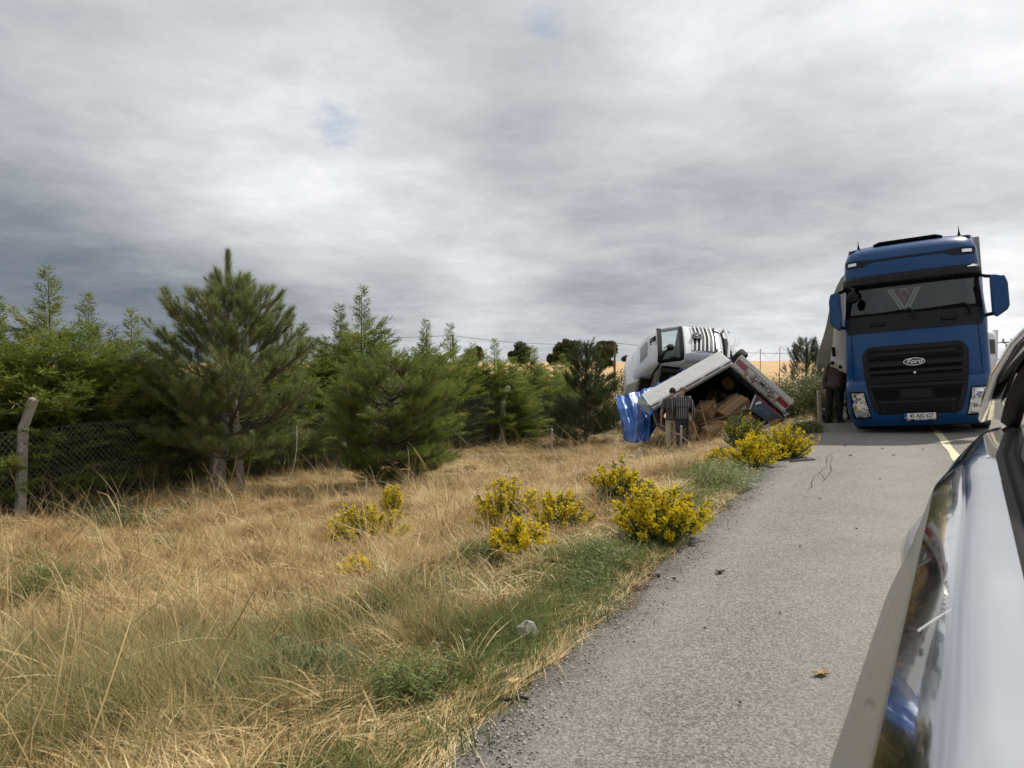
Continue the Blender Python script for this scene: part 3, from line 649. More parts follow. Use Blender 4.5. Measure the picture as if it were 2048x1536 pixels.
    if V2: link('old_needles',mesh_np('pine_old',np.concatenate(V2),[np.concatenate(F2)],np.concatenate(T2)),M_brownneedle,t)
    return t
p=hit(462,992); p.z=gz(p.x,p.y); Hb=P(470,500,p.y).z-p.z
def prof_big(u): return float(np.interp(u,[0,.15,.30,.46,.58,.64,.70,.75,.80],[.5,.8,1.10,1.0,.76,.60,.44,.26,.15]))
pine('pine_tree',p,Hb,'big long needled pine with a tall leading shoot and twin pale trunks',7,1.55*Hb/4.6,M_pine,[.15,.19,.24,.29,.34,.40,.46,.52,.58,.64,.70,.75,.80],prof_big,nl=.15,nw=.0030,per=120,shoot=.27,trunks=2,mb=M_palebark,inner=.20,sub=11)
p=hit(785,968); p.z=gz(p.x,p.y); Hr=P(785,748,p.y).z-p.z
def prof_round(u): return max(.3,math.sqrt(max(.05,1-((u-.5)/.56)**2)))
pine('bushy_pine',p,Hr,'round bushy fine needled pine without a leading shoot',17,1.30,M_pine2,[.07,.11,.15,.19,.23,.27,.32,.38,.44,.50,.56,.62,.68,.74,.8,.86,.91],prof_round,nl=.11,nw=.0026,per=80,shoot=.24,sub=17,inner=.08,up=.62,lead=False)
p=hit(1172,888); p.z=gz(p.x,p.y); Hd=P(1172,688,p.y).z-p.z
pine('pine_tree',p,Hd,'dark young pine standing left of the blue tarpaulin',27,1.12*Hd/3.2,M_pined,[.08,.14,.20,.27,.34,.41,.49,.57,.65,.73,.81,.88],lambda u:max(.10,(1-u)**.95*1.25),nl=.13,nw=.0036,per=85,shoot=.26,sub=13,inner=.06)
p=P(1612,790,29); p.z=gz(p.x,p.y); Hs=P(1612,690,29).z-p.z
pine('pine_tree',p,Hs,'small open pine beyond the shrubs, left of the white truck curtain',37,1.0,M_pined,[.35,.45,.55,.63,.71,.79,.87],lambda u:max(.25,(1-u)**.5*.95),nl=.15,nw=.005,per=55,shoot=.32,sub=5,inner=.02)
# ---------------------------------------------------------------- broadleaf shrubs and far oaks
def blob_tree(name,p,H,W,label,cat,group,seed,M,n,leaf,clumps,trunk=.12,zc=.55,flat=.75,base=.0,mb=M_bark,stems=None):
    rs=np.random.RandomState(seed); t=empty(name,p,0,label,cat,group); C=[]
    for i in range(clumps):
        a=rs.uniform(0,6.28); r=math.sqrt(rs.uniform(0,1)); q=np.array([math.cos(a)*r*W*.38,math.sin(a)*r*W*.38,H*(zc+flat*.5*rs.uniform(-1,1)*math.sqrt(max(.1,1-r*r)))]); C.append((q,W*rs.uniform(.12,.22)))
    V=[];Q=[];T=[];n0=0
    for q,rad in C:
        m=n//clumps; d=norm(rs.normal(0,1,(m,3))); rr=rad*rs.uniform(.35,1.08,m)**.6; pos=q+d*rr[:,None]*np.array([1,1,.8])
        keep=pos[:,2]>base*H; pos=pos[keep]; d=d[keep]; m=len(pos)
        ld=norm(d*.5+rs.normal(0,.7,(m,3))+np.array([0,0,.25])); v,f=diamonds(pos,ld,leaf*rs.uniform(.6,1.3,m),leaf*.32*rs.uniform(.6,1.2,m),rs,.1)
        V.append(v);Q.append(f+n0);n0+=len(v);T.append(np.repeat(np.clip(rs.normal(.3,.1)+.15*d[:,2]*0+rs.normal(.15,.18,m),0,1),4))
    m=MB()
    if stems: 
        for q,rad in C: m.tube([(rs.normal(0,.06),rs.normal(0,.06),-.05),(q[0]*.4,q[1]*.4,q[2]*.5),tuple(q)],[.016,.011,.004],4)
        m.build('stems',mb,t)
    else:
        m.tube([(0,0,-.3),(0,0,H*.22),(0,0,H*.45)],[trunk*1.2,trunk,trunk*.7],7)
        for q,rad in C[:10]: m.tube([(0,0,H*.22),(q[0]*.5,q[1]*.5,(H*.22+q[2])*.55),tuple(q)],[trunk*.5,trunk*.35,trunk*.12],5)
        m.build('trunk',mb,t)
    link('crown' if not stems else 'foliage',mesh_np(name,np.concatenate(V),[np.concatenate(Q)],np.concatenate(T)),M,t); return t
M_oak=leafmat('oak_leaves',[(0,(.04,.052,.022)),(.5,(.08,.098,.04)),(1,(.14,.155,.065))],.6,.15,.2,.5)
M_shrub=leafmat('shrub_leaves',[(0,(.075,.10,.032)),(.4,(.16,.19,.07)),(.75,(.28,.30,.13)),(1,(.42,.42,.22))],.5,.25,.2,1.5,spec=.5)
M_shrubd=leafmat('olive_shrub',[(0,(.065,.075,.024)),(.5,(.15,.16,.052)),(1,(.27,.25,.10))],.6,.25,.2,1.5)
for px,yt,yb,w,Y,lab,sd_ in ((947,690,722,46,118,'leftmost distant oak, partly behind the hedge tips',1),(1040,689,721,56,112,'broad low distant oak, second from the left on the field crest',2),
    (1105,704,721,20,116,'smallest distant oak, close beside the tallest one',3),(1134,679,721,60,110,'tallest distant oak on the field crest',4),(1210,680,721,58,108,'distant oak beside the thin pole right of the dark pine',5),(1252,714,722,16,150,'tiny bush on the far field edge left of the wrecked cab',6)):
    p=P(px,yb,Y); H=(yb-yt)/F*Y; p.z=min(p.z,gz(p.x,p.y)); W=w/F*Y
    blob_tree('oak_tree',p,P(px,yt,Y).z-p.z,W*.84,lab,'tree','distant oaks on the field crest',sd_,M_oak,6500,.42,24,.3,zc=.52,flat=.85)
for px,py,Y,yt,w,lab,M,n,leaf,sd_ in ((1590,835,23.5,742,120,'large light green leafy shrub right of the trailer bumper',M_shrub,15000,.055,1),(1548,815,24.5,775,60,'small leafy shrub touching the lower end of the trailer bumper',M_shrub,5000,.05,2),
    (1640,800,22,760,60,'yellowish shrub behind the man in the brown jacket',M_shrubd,5000,.055,3),(1225,790,31,735,90,'olive shrub behind the cab at the blue tarpaulin end',M_shrubd,8000,.07,4),(1690,800,24,740,70,'leafy shrub behind the two men at the truck',M_shrub,4000,.055,5),(1655,850,18.2,800,40,'low dark green weed bush at the feet of the man in brown',M_shrubd,2500,.04,6),(1618,905,15.5,850,50,'low green bush beside the asphalt below the large shrub',M_shrubd,3500,.04,7),(1185,790,27,742,60,'olive shrub behind the dark pine',M_shrubd,5000,.07,8)):
    p=P(px,py,Y); p.z=gz(p.x,p.y)
    blob_tree('shrub',p,P(px,yt,Y).z-p.z,w/F*Y*1.5,lab,'shrub',None,sd_+50,M,n,leaf,26,stems=True,zc=.5,flat=.95,mb=M_bark)
# bare grey shrub
M_twig=mat('grey_twigs',(.22,.20,.18),.9)
p=P(1448,760,34); p.z=gz(p.x,p.y); t=empty('bare_shrub',p,0,'leafless grey shrub behind the wrecked cab front','shrub'); m=MB(); r=random.Random(3); Ht=P(1448,668,34).z-p.z
for i in range(70):
    a=r.uniform(0,6.28); q=r.uniform(.2,1); e=(math.cos(a)*q*.9,math.sin(a)*q*.9,Ht*r.uniform(.65,1)); md=(e[0]*.35,e[1]*.35,e[2]*.55); m.tube([(0,0,0),md,e],[.014,.009,.003],3,cap=False)
    for k in range(3): m.tube([md,(md[0]+r.uniform(-.5,.5),md[1]+r.uniform(-.5,.5),md[2]+r.uniform(.3,.9))],[.006,.002],3,cap=False)
m.build('twigs',M_twig,t)
# ---------------------------------------------------------------- yellow flower bushes
M_fl=leafmat('yellow_blossom',[(0,(.66,.48,.010)),(.5,(.86,.68,.014)),(1,(.93,.80,.04))],.6,.3,.2,3)
M_fleaf=leafmat('bush_leaves',[(0,(.05,.08,.024)),(.5,(.10,.15,.04)),(1,(.20,.24,.08))],.5,.3,.2,3)
def flower_bush(px,py,w,h,label,seed,bloom=1.0,Y=None,zoff=0,lean=0):
    rs=np.random.RandomState(seed); p=hit(px,py) if Y is None else P(px,py,Y); p.z=gz(p.x,p.y); sc=p.y/F; W=w*sc/2*1.12; H=h*sc*1.12
    t=empty('yellow_flower_bush',p,0,label,'flower bush','yellow flowering bushes along the verge'); V=[];Q=[];T=[];n0=0; V2=[];F2=[];T2=[];n2=0; m=MB()
    ns=int(70*max(1,W/.35)**1.2)
    for i in range(ns):
        a=rs.uniform(0,6.28); q=math.sqrt(rs.uniform(0,1)); hh=H*(1-.45*q*q)*rs.choice([rs.uniform(.45,.75),rs.uniform(.7,1.0),rs.uniform(.95,1.18)]); b=np.array([math.cos(a)*q*W*.35,math.sin(a)*q*W*.3,0]); e=np.array([math.cos(a)*q*W*rs.uniform(.75,1.25)+lean*hh,math.sin(a)*q*W*.85,hh])
        cv=lambda s: b+(e-b)*np.array([s,s,s**.85]); m.tube([b,cv(.5),e],[.005,.004,.002],3,cap=False)
        nl=int(34*hh/.4)+8; s=rs.uniform(.15,.97,nl); pos=np.array([cv(x) for x in s]); d=norm(rs.normal(0,1,(nl,3))*np.array([1,1,.5])+np.array([0,0,.5]))
        v,f=diamonds(pos,d,rs.uniform(.03,.06,nl),rs.uniform(.005,.009,nl),rs,.15); V.append(v);Q.append(f+n0);n0+=len(v);T.append(np.repeat(rs.uniform(0,1,nl),4))
        if rs.uniform()<bloom*.97:
            nf=int(rs.uniform(26,52)); s=1-rs.uniform(0,.55,nf)**1.2*.9; pos=np.array([cv(x) for x in s])+rs.normal(0,.014,(nf,3)); tt=rs.uniform()
            for c in pos:
                k=6; d=norm(rs.normal(0,1,(k,3))+np.array([0,0,.4])); v,f=diamonds(np.repeat(c[None],k,0),d,rs.uniform(.010,.018,k),.0065,rs,0)
                V2.append(v);F2.append(f+n2);n2+=len(v);T2.append(np.clip(np.full(len(v),tt+rs.normal(0,.2)),0,1))
    m.build('stems',M_fleaf,t); link('foliage',mesh_np('bush_foliage',np.concatenate(V),[np.concatenate(Q)],np.concatenate(T)),M_fleaf,t)
    if V2: link('blossoms',mesh_np('blossoms',np.concatenate(V2),[np.concatenate(F2)],np.concatenate(T2)),M_fl,t)
flower_bush(1322,1088,175,105,'dense yellow bush directly at the asphalt edge',1)
flower_bush(1012,1065,125,95,'dark centred yellow bush in the middle of the dry grass',2)
flower_bush(1040,1125,120,75,'low orange yellow bush in front of the dark centred one',3)
flower_bush(1120,1070,120,75,'loose yellow bush right of the dark centred one',4,.8)
flower_bush(730,1105,150,85,'leftmost yellow bush with a tall sprig',5,.95)
flower_bush(785,1060,45,80,'tall yellow sprig at the right of the leftmost bush',6)
flower_bush(715,1165,75,42,'small low yellow clump below the leftmost bush',7)
flower_bush(1235,1005,105,75,'sparse yellow bush behind the one at the asphalt edge',8,.55)
flower_bush(1510,935,100,55,'yellow bush at the asphalt edge before the trailer placard',9)
flower_bush(1575,915,100,62,'yellow bush farther along the asphalt edge nearest the blue truck',10)
flower_bush(1482,895,95,62,'green bush with few yellow flowers before the open trailer',11,.14)
flower_bush(1438,935,45,32,'tiny yellow clump left of the far bushes',12,.8)
# ---------------------------------------------------------------- truck materials
M_blue=mat('blue_paint',(.004,.057,.190),.32,metal=.0,coat=.4,spec=.2,dirt=((.045,.07,.11),2.2,.8))
M_blk=mat('black_plastic',(.009,.0095,.011),.55,spec=.2,var=.2,vscale=5,bump=.15,bscale=300,bdist=.001)
M_gry=mat('dark_grey_plastic',(.016,.017,.020),.55,spec=.22,var=.15)
M_void=mat('dark_recess',(.005,.005,.006),.7,spec=.12)
M_tyre=mat('tyre_rubber',(.018,.018,.018),.85,var=.3,bump=.4,bscale=40)
M_chrome=mat('chrome',(.75,.76,.78),.12,metal=1)
M_steel=mat('steel_grey',(.28,.28,.28),.5,metal=.7,dirt=((.12,.09,.06),9,1.5))
M_white=mat('white_paint',(.74,.75,.76),.3,coat=.7,dirt=((.42,.38,.32),3,.9))
M_interior=mat('cab_interior',(.085,.085,.083),.8,var=.3,vscale=4)
M_seat=mat('seat_cloth',(.15,.14,.125),.9,var=.2)
M_platewhite=mat('plate_white',(.78,.78,.76),.5)
M_eu=mat('plate_blue',(.01,.06,.35),.5)
M_ink=mat('black_ink',(.01,.01,.01),.6)
M_red=mat('red_cloth',(.30,.012,.02),.8)
M_cloth=mat('white_cloth',(.70,.70,.66),.85)
M_greentrim=mat('green_trim',(.10,.22,.13),.8)
def glass(name,tint,refl=.10,rough=.02,op=.35):
    k=NT(name); tr=k.new('ShaderNodeBsdfTransparent'); tr.inputs[0].default_value=(*tint,1)
    gl=k.new('ShaderNodeBsdfGlossy'); gl.inputs['Roughness'].default_value=rough; gl.inputs[0].default_value=(.95,1,.98,1)
    fr=k.new('ShaderNodeFresnel'); fr.inputs[0].default_value=1.5
    f=k.math('ADD',k.math('MULTIPLY',fr.outputs[0],1.0),refl,True); m=k.new('ShaderNodeMixShader'); k.L.new(f,m.inputs[0]); k.L.new(tr.outputs[0],m.inputs[1]); k.L.new(gl.outputs[0],m.inputs[2])
    k.L.new(m.outputs[0],k.out.inputs[0]); return k.m
M_glass=glass('windscreen_glass',(.62,.68,.66),.04)
M_dglass=mat('dark_glass',(.008,.009,.010),.04,coat=1)
def lampmat():
    k=NT('lamp_lens'); v=k.new('ShaderNodeTexVoronoi'); v.inputs['Scale'].default_value=26; tc=k.new('ShaderNodeTexCoord'); k.L.new(tc.outputs['Object'],v.inputs['Vector'])
    sp=k.new('ShaderNodeSeparateColor'); k.L.new(v.outputs['Color'],sp.inputs[0]); c=k.ramp(sp.outputs[0],[(.1,(.16,.165,.17)),(.5,(.42,.43,.44)),(.9,(.75,.76,.78))])
    k.L.new(c,k.b.inputs['Base Color']); k.b.inputs['Metallic'].default_value=.5; k.b.inputs['Roughness'].default_value=.15; k.b.inputs['Coat Weight'].default_value=1; k.bump(v.outputs['Distance'],.5,.01); return k.m
M_lamp=lampmat()
M_led=mat('lamp_reflector',(.85,.86,.88),.1,metal=1)
class Cab:
    """surface of a truck cab; local x lateral, y back, z up; yf/hw: [(z,value)] tables"""
    def __init__(s,yf,hw,R_=.55,n=5.0,bow=.07): s.yf=yf; s.hw=hw; s.R=R_; s.n=n; s.bow=bow
    def tab(s,t,z): return float(np.interp(z,[a for a,b in t],[b for a,b in t]))
    def w(s,z): return s.tab(s.hw,z)
    def y(s,x,z):
        w=s.w(z); q=min(1.0,abs(x)/w); return s.tab(s.yf,z)+s.bow*q*q+s.R*(1-(max(0,1-q**s.n))**(1/s.n))
    def pt(s,x,z,off=0.0): return Vector((x,s.y(x,z)-off,z))
    def shell(s,zs,ydepth,hole=None,cap=True,side=None):
        m=MB(); qs=[-1,-.998,-.985,-.96,-.92,-.86,-.75,-.6,-.4,-.2,0,.2,.4,.6,.75,.86,.92,.96,.985,.998,1]; G=[]
        for z in zs:
            w=s.w(z); row=[Vector((-w,ydepth,z)),Vector((-w,(ydepth+s.y(-w,z))/2,z))]+[s.pt(q*w,z) for q in qs]+[Vector((w,(ydepth+s.y(w,z))/2,z)),Vector((w,ydepth,z))]
            G.append(row)
        nc=len(G[0]); vs=[q for r in G for q in r]; fs=[]
        for i in range(len(zs)-1):
            for j in range(nc-1):
                if hole and zs[i]>=hole[0]-1e-6 and zs[i+1]<=hole[1]+1e-6 and 5<=j<=nc-7: continue
                if side and zs[i]>=side[0]-1e-6 and zs[i+1]<=side[1]+1e-6 and j in (nc-3,nc-4): continue
                fs.append((i*nc+j,i*nc+j+1,(i+1)*nc+j+1,(i+1)*nc+j))
            fs.append((i*nc+nc-1,i*nc,(i+1)*nc,(i+1)*nc+nc-1))
        if cap:
            b=(len(zs)-1)*nc
            for j in range(nc//2): fs.append((b+j,b+j+1,b+nc-2-j,b+nc-1-j)) if j+1<nc-2-j else None
        m.add(vs,fs); return m
    def patch(s,rows,off,thick=.02,nx=14,m=None,nz=1):
        """rows [(z,xl,xr)] upward; plate lying `off` proud of the surface"""
        m=m or MB(); rr=[]
        for (z0,a0,b0),(z1,a1,b1) in zip(rows[:-1],rows[1:]):
            for k in range(nz): t=k/nz; rr.append((z0+(z1-z0)*t,a0+(a1-a0)*t,b0+(b1-b0)*t))
        rr.append(rows[-1]); G=[]; B=[]
        for z,a,b in rr:
            xs_=[a+(b-a)*i/nx for i in range(nx+1)]; G.append([s.pt(x,z,off) for x in xs_]); B.append([s.pt(x,z,off-thick) for x in xs_])
        nr=len(G); vs=[q for r in G for q in r]+[q for r in B for q in r]; c=nx+1; o=nr*c
        fs=[(i*c+j,i*c+j+1,(i+1)*c+j+1,(i+1)*c+j) for i in range(nr-1) for j in range(nx)]
        for i in range(nr-1): fs+=[(i*c,(i+1)*c,o+(i+1)*c,o+i*c),(i*c+nx,o+i*c+nx,o+(i+1)*c+nx,(i+1)*c+nx)]
        for j in range(nx): fs+=[(j+1,j,o+j,o+j+1),((nr-1)*c+j,(nr-1)*c+j+1,o+(nr-1)*c+j+1,o+(nr-1)*c+j)]
        m.add(vs,fs); return m
def wheel(parent,c,r,w,axis=Vector((1,0,0)),rim=True):
    a=axis.normalized(); M=a.to_track_quat('Z','Y').to_matrix()
    m=MB(); m.lathe([(r*.55,-w/2),(r*.9,-w/2),(r,-w*.36),(r*1.005,0),(r,w*.36),(r*.9,w/2),(r*.55,w/2)],c,M,28); o=m.build('tyre',M_tyre,parent,smooth=True)
    m=MB(); m.lathe([(0,-w*.3),(r*.2,-w*.42),(r*.35,-w*.3),(r*.56,-w*.46),(r*.57,w*.46),(r*.35,w*.3),(r*.2,w*.42),(0,w*.3)],c,M,20); m.build('rim',M_steel,o,smooth=True); return o
def star_poly(n,ro,ri,rot=math.pi/2):
    return [((ro if i%2==0 else ri)*math.cos(rot+math.pi*i/n),(ro if i%2==0 else ri)*math.sin(rot+math.pi*i/n)) for i in range(2*n)]
# ---------------------------------------------------------------- blue truck
psi=R(30.5); roll=R(4.6)
xa=Vector((math.cos(psi),-math.sin(psi),0)); ya=Vector((math.sin(psi),math.cos(psi),0)); za=Vector((0,0,1))
xr=xa*math.cos(roll)+za*math.sin(roll); zr=-xa*math.sin(roll)+za*math.cos(roll)
T0=Vector((7.80,14.12,0)); T0.z=zroad(T0.x,T0.y)-.035
TRM=frame(xr,ya,zr,T0)
truck=empty('blue_truck',(0,0,0),0,'blue lorry facing the camera on the road with a pennant in its windscreen','lorry'); truck.matrix_world=TRM
cb=Cab([(.20,.10),(.34,0.0),(.55,-.04),(1.02,-.03),(1.10,.03),(1.2,.02),(1.75,.05),(2.05,.08),(2.36,.13),(3.0,.31),(3.10,.32),(3.3,.33),(3.55,.40),(3.70,.50),(3.80,.68),(3.86,.95),(3.88,1.3)],
       [(.20,1.15),(.34,1.23),(.55,1.27),(1.02,1.27),(1.10,1.25),(1.75,1.25),(2.36,1.235),(3.0,1.20),(3.3,1.19),(3.55,1.17),(3.70,1.12),(3.80,1.05),(3.86,.92),(3.88,.6)])
zs=[.20,.27,.34,.42,.55,.8,1.02,1.06,1.10,1.2,1.45,1.75,2.05,2.36,2.52,2.7,2.85,3.0,3.1,3.3,3.42,3.55,3.63,3.70,3.76,3.80,3.84,3.86,3.88]
body=cb.shell(zs,2.25,hole=(2.36,3.0)).build('cab_body',M_blue,truck,smooth=True)
# interior
m=MB(); m.box((0,1.35,1.95),(2.2,1.6,.05)); m.box((0,2.15,2.7),(2.3,.05,1.6)); m.box((-1.14,1.4,2.6),(.03,1.5,1.3)); m.box((1.14,1.4,2.6),(.03,1.5,1.3)); m.box((0,1.4,3.28),(2.2,1.5,.05)); m.build('cabin_lining',M_interior,truck)
m=MB(); m.prism([(-.15,0),(.45,0),(.5,.2),(.3,.30),(-.15,.28)],-1.12,1.12,frame(Vector((0,1,0)),Vector((0,0,1)),Vector((1,0,0)),(0,.45,2.0)).to_3x3(),(0,.62,2.0)); m.build('dashboard',M_gry,truck,bevel=.02)
for sx in (-.62,.62):
    m=MB(); m.box((sx,1.45,2.25),(.52,.5,.14)); m.box((sx,1.72,2.62),(.50,.15,.70)); m.box((sx,1.76,3.03),(.28,.11,.2)); m.build('seat',M_seat,truck,bevel=.05)
m=MB(); sw_=frame(Vector((1,0,0)),Vector((0,.55,.83)),Vector((0,-.83,.55)),(.62,.95,2.50)); ring=[(sw_@Vector((.24*math.cos(a),.24*math.sin(a),0))) for a in np.linspace(0,2*math.pi,25)]; m.tube(ring,.016,6); m.tube([sw_@Vector((-.23,0,0)),sw_@Vector((.23,0,0))],.014,5); m.tube([sw_@Vector((0,0,0)),(.62,1.15,2.2)],.03,6); m.build('steering_wheel',M_blk,truck)
m=MB(); m.box((-.62,.60,2.34),(.26,.02,.10)); m.build('dash_card',M_cloth,truck)
m=MB(); m.box((-.24,.62,2.36),(.2,.06,.1)); m.build('dash_box',M_blk,truck); m=MB(); m.box((.18,.55,2.4),(.10,.05,.15)); m.build('phone_holder',M_blk,truck)
m=MB(); m.box((-.02,.58,2.36),(.13,.02,.05)); m.build('dash_note',mat('yellow_note',(.6,.6,.15),.7),truck)
# windscreen and trims
cb.patch([(2.36,-1.17,1.17),(2.5,-1.17,1.17),(2.7,-1.17,1.17),(2.85,-1.16,1.16),(3.0,-1.15,1.15)],.006,.006,20).build('windscreen',M_glass,truck,smooth=True)
m=cb.patch([(2.93,-1.17,1.17),(3.0,-1.16,1.16)],.012,.01,20); 
for sx in (-1,1): cb.patch([(2.36,min(sx*1.17,sx*1.08),max(sx*1.17,sx*1.08)),(2.92,min(sx*1.155,sx*1.09),max(sx*1.155,sx*1.09))],.012,.01,4,m,nz=4)
cb.patch([(2.36,-1.17,1.17),(2.43,-1.17,1.17)],.012,.01,20,m); m.build('windscreen_border',M_void,truck,smooth=True)
cb.patch([(2.05,-1.235,1.235),(2.2,-1.235,1.235),(2.37,-1.225,1.225)],.022,.03,26).build('lower_cowl',M_gry,truck,smooth=True)
m=MB(); vis=Cab([(2.99,.22),(3.03,.17),(3.14,.19),(3.20,.30)],[(2.99,1.2),(3.03,1.22),(3.14,1.215),(3.20,1.19)],.5,5); vis.patch([(2.995,-1.19,1.19),(3.03,-1.215,1.215),(3.08,-1.215,1.215),(3.14,-1.21,1.21),(3.195,-1.18,1.18)],0,.12,26,m); m.build('sun_visor',M_gry,truck,smooth=True)
m=MB(); cb.patch([(3.475,-.62,.62),(3.515,-.62,.62)],.01,.012,12,m)
for s in (-1,1):
    f=lambda a,b: (min(s*a,s*b),max(s*a,s*b))
    cb.patch([(3.40,*f(.78,1.12)),(3.475,*f(.62,1.14)),(3.515,*f(.60,1.14)),(3.545,*f(.9,1.13))],.012,.014,8,m)
m.build('roof_trim',M_gry,truck,smooth=True)
for s in (-1,1):
    a,b=min(s*.92,s*1.08),max(s*.92,s*1.08); cb.patch([(3.44,a,b),(3.50,a,b)],.026,.02,4).build('marker_lamp',M_led,truck)
    m=MB(); m.tube([(s*.9,.95,3.84),(s*.9,.93,3.92),(s*.9,.95,4.02)],[.03,.012,.004],6); m.build('antenna',M_blk,truck)
m=MB(); m.prism([(-.62,0),(.62,0),(.5,.045),(-.5,.045)],-.2,.5,Matrix(((1,0,0),(0,0,1),(0,1,0))),(0,.98,3.86)); m.build('roof_hatch',M_void,truck)
m=MB()
for s in (-1,1): m.add([(s*.6,.95,3.86),(s*1.08,.8,3.80),(s*1.2,2.25,3.92),(s*.6,2.25,4.06)],[(0,1,2,3) if s>0 else (3,2,1,0)]); m.add([(s*1.08,.8,3.76),(s*1.19,2.25,3.7),(s*1.2,2.25,3.92),(s*1.08,.8,3.80)],[(0,1,2,3)])
m.add([(-.6,.95,3.865),(.6,.95,3.865),(.6,2.25,4.06),(-.6,2.25,4.06)],[(0,1,2,3)]); m.build('roof_spoiler',M_blue,truck)
# bonnet shut lines
for s in (-1,1): cb.patch([(1.12,s*1.1-.006,s*1.1+.006),(1.75,s*1.09-.006,s*1.09+.006),(2.05,s*1.08-.006,s*1.08+.006)],.0025,.002,1,nz=4).build('shut_line',M_void,truck)
# grille
hexr=[(.42,-.66,.66),(.50,-.74,.74),(.80,-.83,.83),(1.2,-.885,.885),(1.60,-.90,.90),(1.72,-.83,.83),(1.76,-.74,.74)]
gr=cb.patch(hexr,.012,.02,18,nz=2).build('grille',M_blk,truck,smooth=True)
def gx(z): return float(np.interp(z,[a for a,b,c in hexr],[c for a,b,c in hexr]))
m=MB()
for s in (-1,1):
    rows=[(z,*((s*gx(z)-s*.012,s*gx(z)-s*.09) if s<0 else (s*gx(z)-s*.09,s*gx(z)-s*.012))) for z in (.5,.7,.9,1.1,1.3,1.5,1.6,1.72)]
    cb.patch([(z,min(a,b),max(a,b)) for z,a,b in rows],.035,.035,3,m)
cb.patch([(1.68,-.8,.8),(1.75,-.74,.74)],.035,.035,14,m); m.build('grille_surround',M_gry,gr,smooth=True)
for z,h,o,wd in ((1.60,.05,.05,.70),(1.40,.075,.07,.80),(1.255,.05,.055,.80),(1.125,.05,.055,.80),(.985,.055,.075,.84),(.665,.035,.05,.66)):
    cb.patch([(z-h/2,-wd,wd),(z-h*.1,-wd,wd),(z+h/2,-wd+.01,wd-.01)],o,o-.008,16).build('slat',M_gry,gr,smooth=True)
for z in (1.50,1.325,1.19,1.055):
    for s in (-1,0,1):
        x0,x1=(-.62,.62) if s==0 else (min(s*.64,s*.76),max(s*.64,s*.76)); cb.patch([(z-.028,x0,x1),(z+.028,x0,x1)],.020,.012,10).build('louvre',M_void,gr)
m=MB()
for z in (.50,.545,.59,.635): cb.patch([(z-.008,-.56,.56),(z+.008,-.56,.56)],.034,.03,12,m)
for s in (-1,1): cb.patch([(.46,min(s*.56,s*.60),max(s*.56,s*.60)),(.66,min(s*.58,s*.62),max(s*.58,s*.62))],.036,.03,2,m)
m.build('lower_intake',M_gry,gr)
for s in (-1,1): cb.patch([(.72,min(s*.3,s*.72),max(s*.3,s*.72)),(.90,min(s*.28,s*.76),max(s*.28,s*.76))],.022,.012,6).build('intake_mesh',M_void,gr); 
cb.patch([(.74,-.24,.24),(.90,-.24,.24)],.03,.02,6).build('radar_cover',M_gry,gr)
m=MB(); q=cb.pt(0,1.215,.075); m.lathe([(0,.0),(.022,.0),(.022,.01),(0,.012)],q,Matrix.Rotation(R(90),3,'X'),14); m.build('lock',M_chrome,gr)
# oval badge
q=cb.pt(0,1.425,.085); FM=frame(Vector((1,0,0)),Vector((0,0,1)),Vector((0,-1,0)),q)
def oval(a,b,n=36): return [(a*math.cos(2*math.pi*i/n),b*math.sin(2*math.pi*i/n)) for i in range(n)]
m=MB(); m.prism(oval(.185,.073),-.03,.006,FM.to_3x3(),q); bd=m.build('badge',M_chrome,truck)
m=MB(); m.prism(oval(.172,.061),.0,.009,FM.to_3x3(),q); m.build('badge_field',mat('badge_black',(.012,.014,.02),.25,coat=1),bd)
text_obj('badge_lettering','Ford',.125,M_chrome,bd,FM@Matrix.Translation((0,.004,.011)),.002,shear=.35,sx=1.12,bold=.0015)
# number plate
q=cb.pt(.04,.375,.07); PM=frame(Vector((1,0,0)),Vector((0,0,1)),Vector((0,-1,0)),q)
m=MB(); m.box(q,(.56,.03,.145)); pl=m.build('number_plate',M_blk,truck,bevel=.005)
m=MB(); m.box(q+Vector((.02,-.016,.01)),(.48,.008,.11)); m.build('plate_face',M_platewhite,pl)
m=MB(); m.box(q+Vector((-.245,-.016,.01)),(.05,.0085,.11)); m.build('plate_band',M_eu,pl)
text_obj('plate_text','45 AJG 627',.105,M_ink,pl,PM@Matrix.Translation((.02,.01,.0205)),.001,sx=.80,bold=.0022)
text_obj('band_text','TR',.03,M_platewhite,pl,PM@Matrix.Translation((-.245,-.02,.0213)),.0006)
m=MB(); m.box(q+Vector((.02,-.016,-.062)),(.24,.004,.009)); m.box(q+Vector((.21,-.016,-.06)),(.09,.004,.007)); m.box(q+Vector((-.2,-.016,-.064)),(.07,.004,.007)); m.build('holder_print',M_cloth,pl)
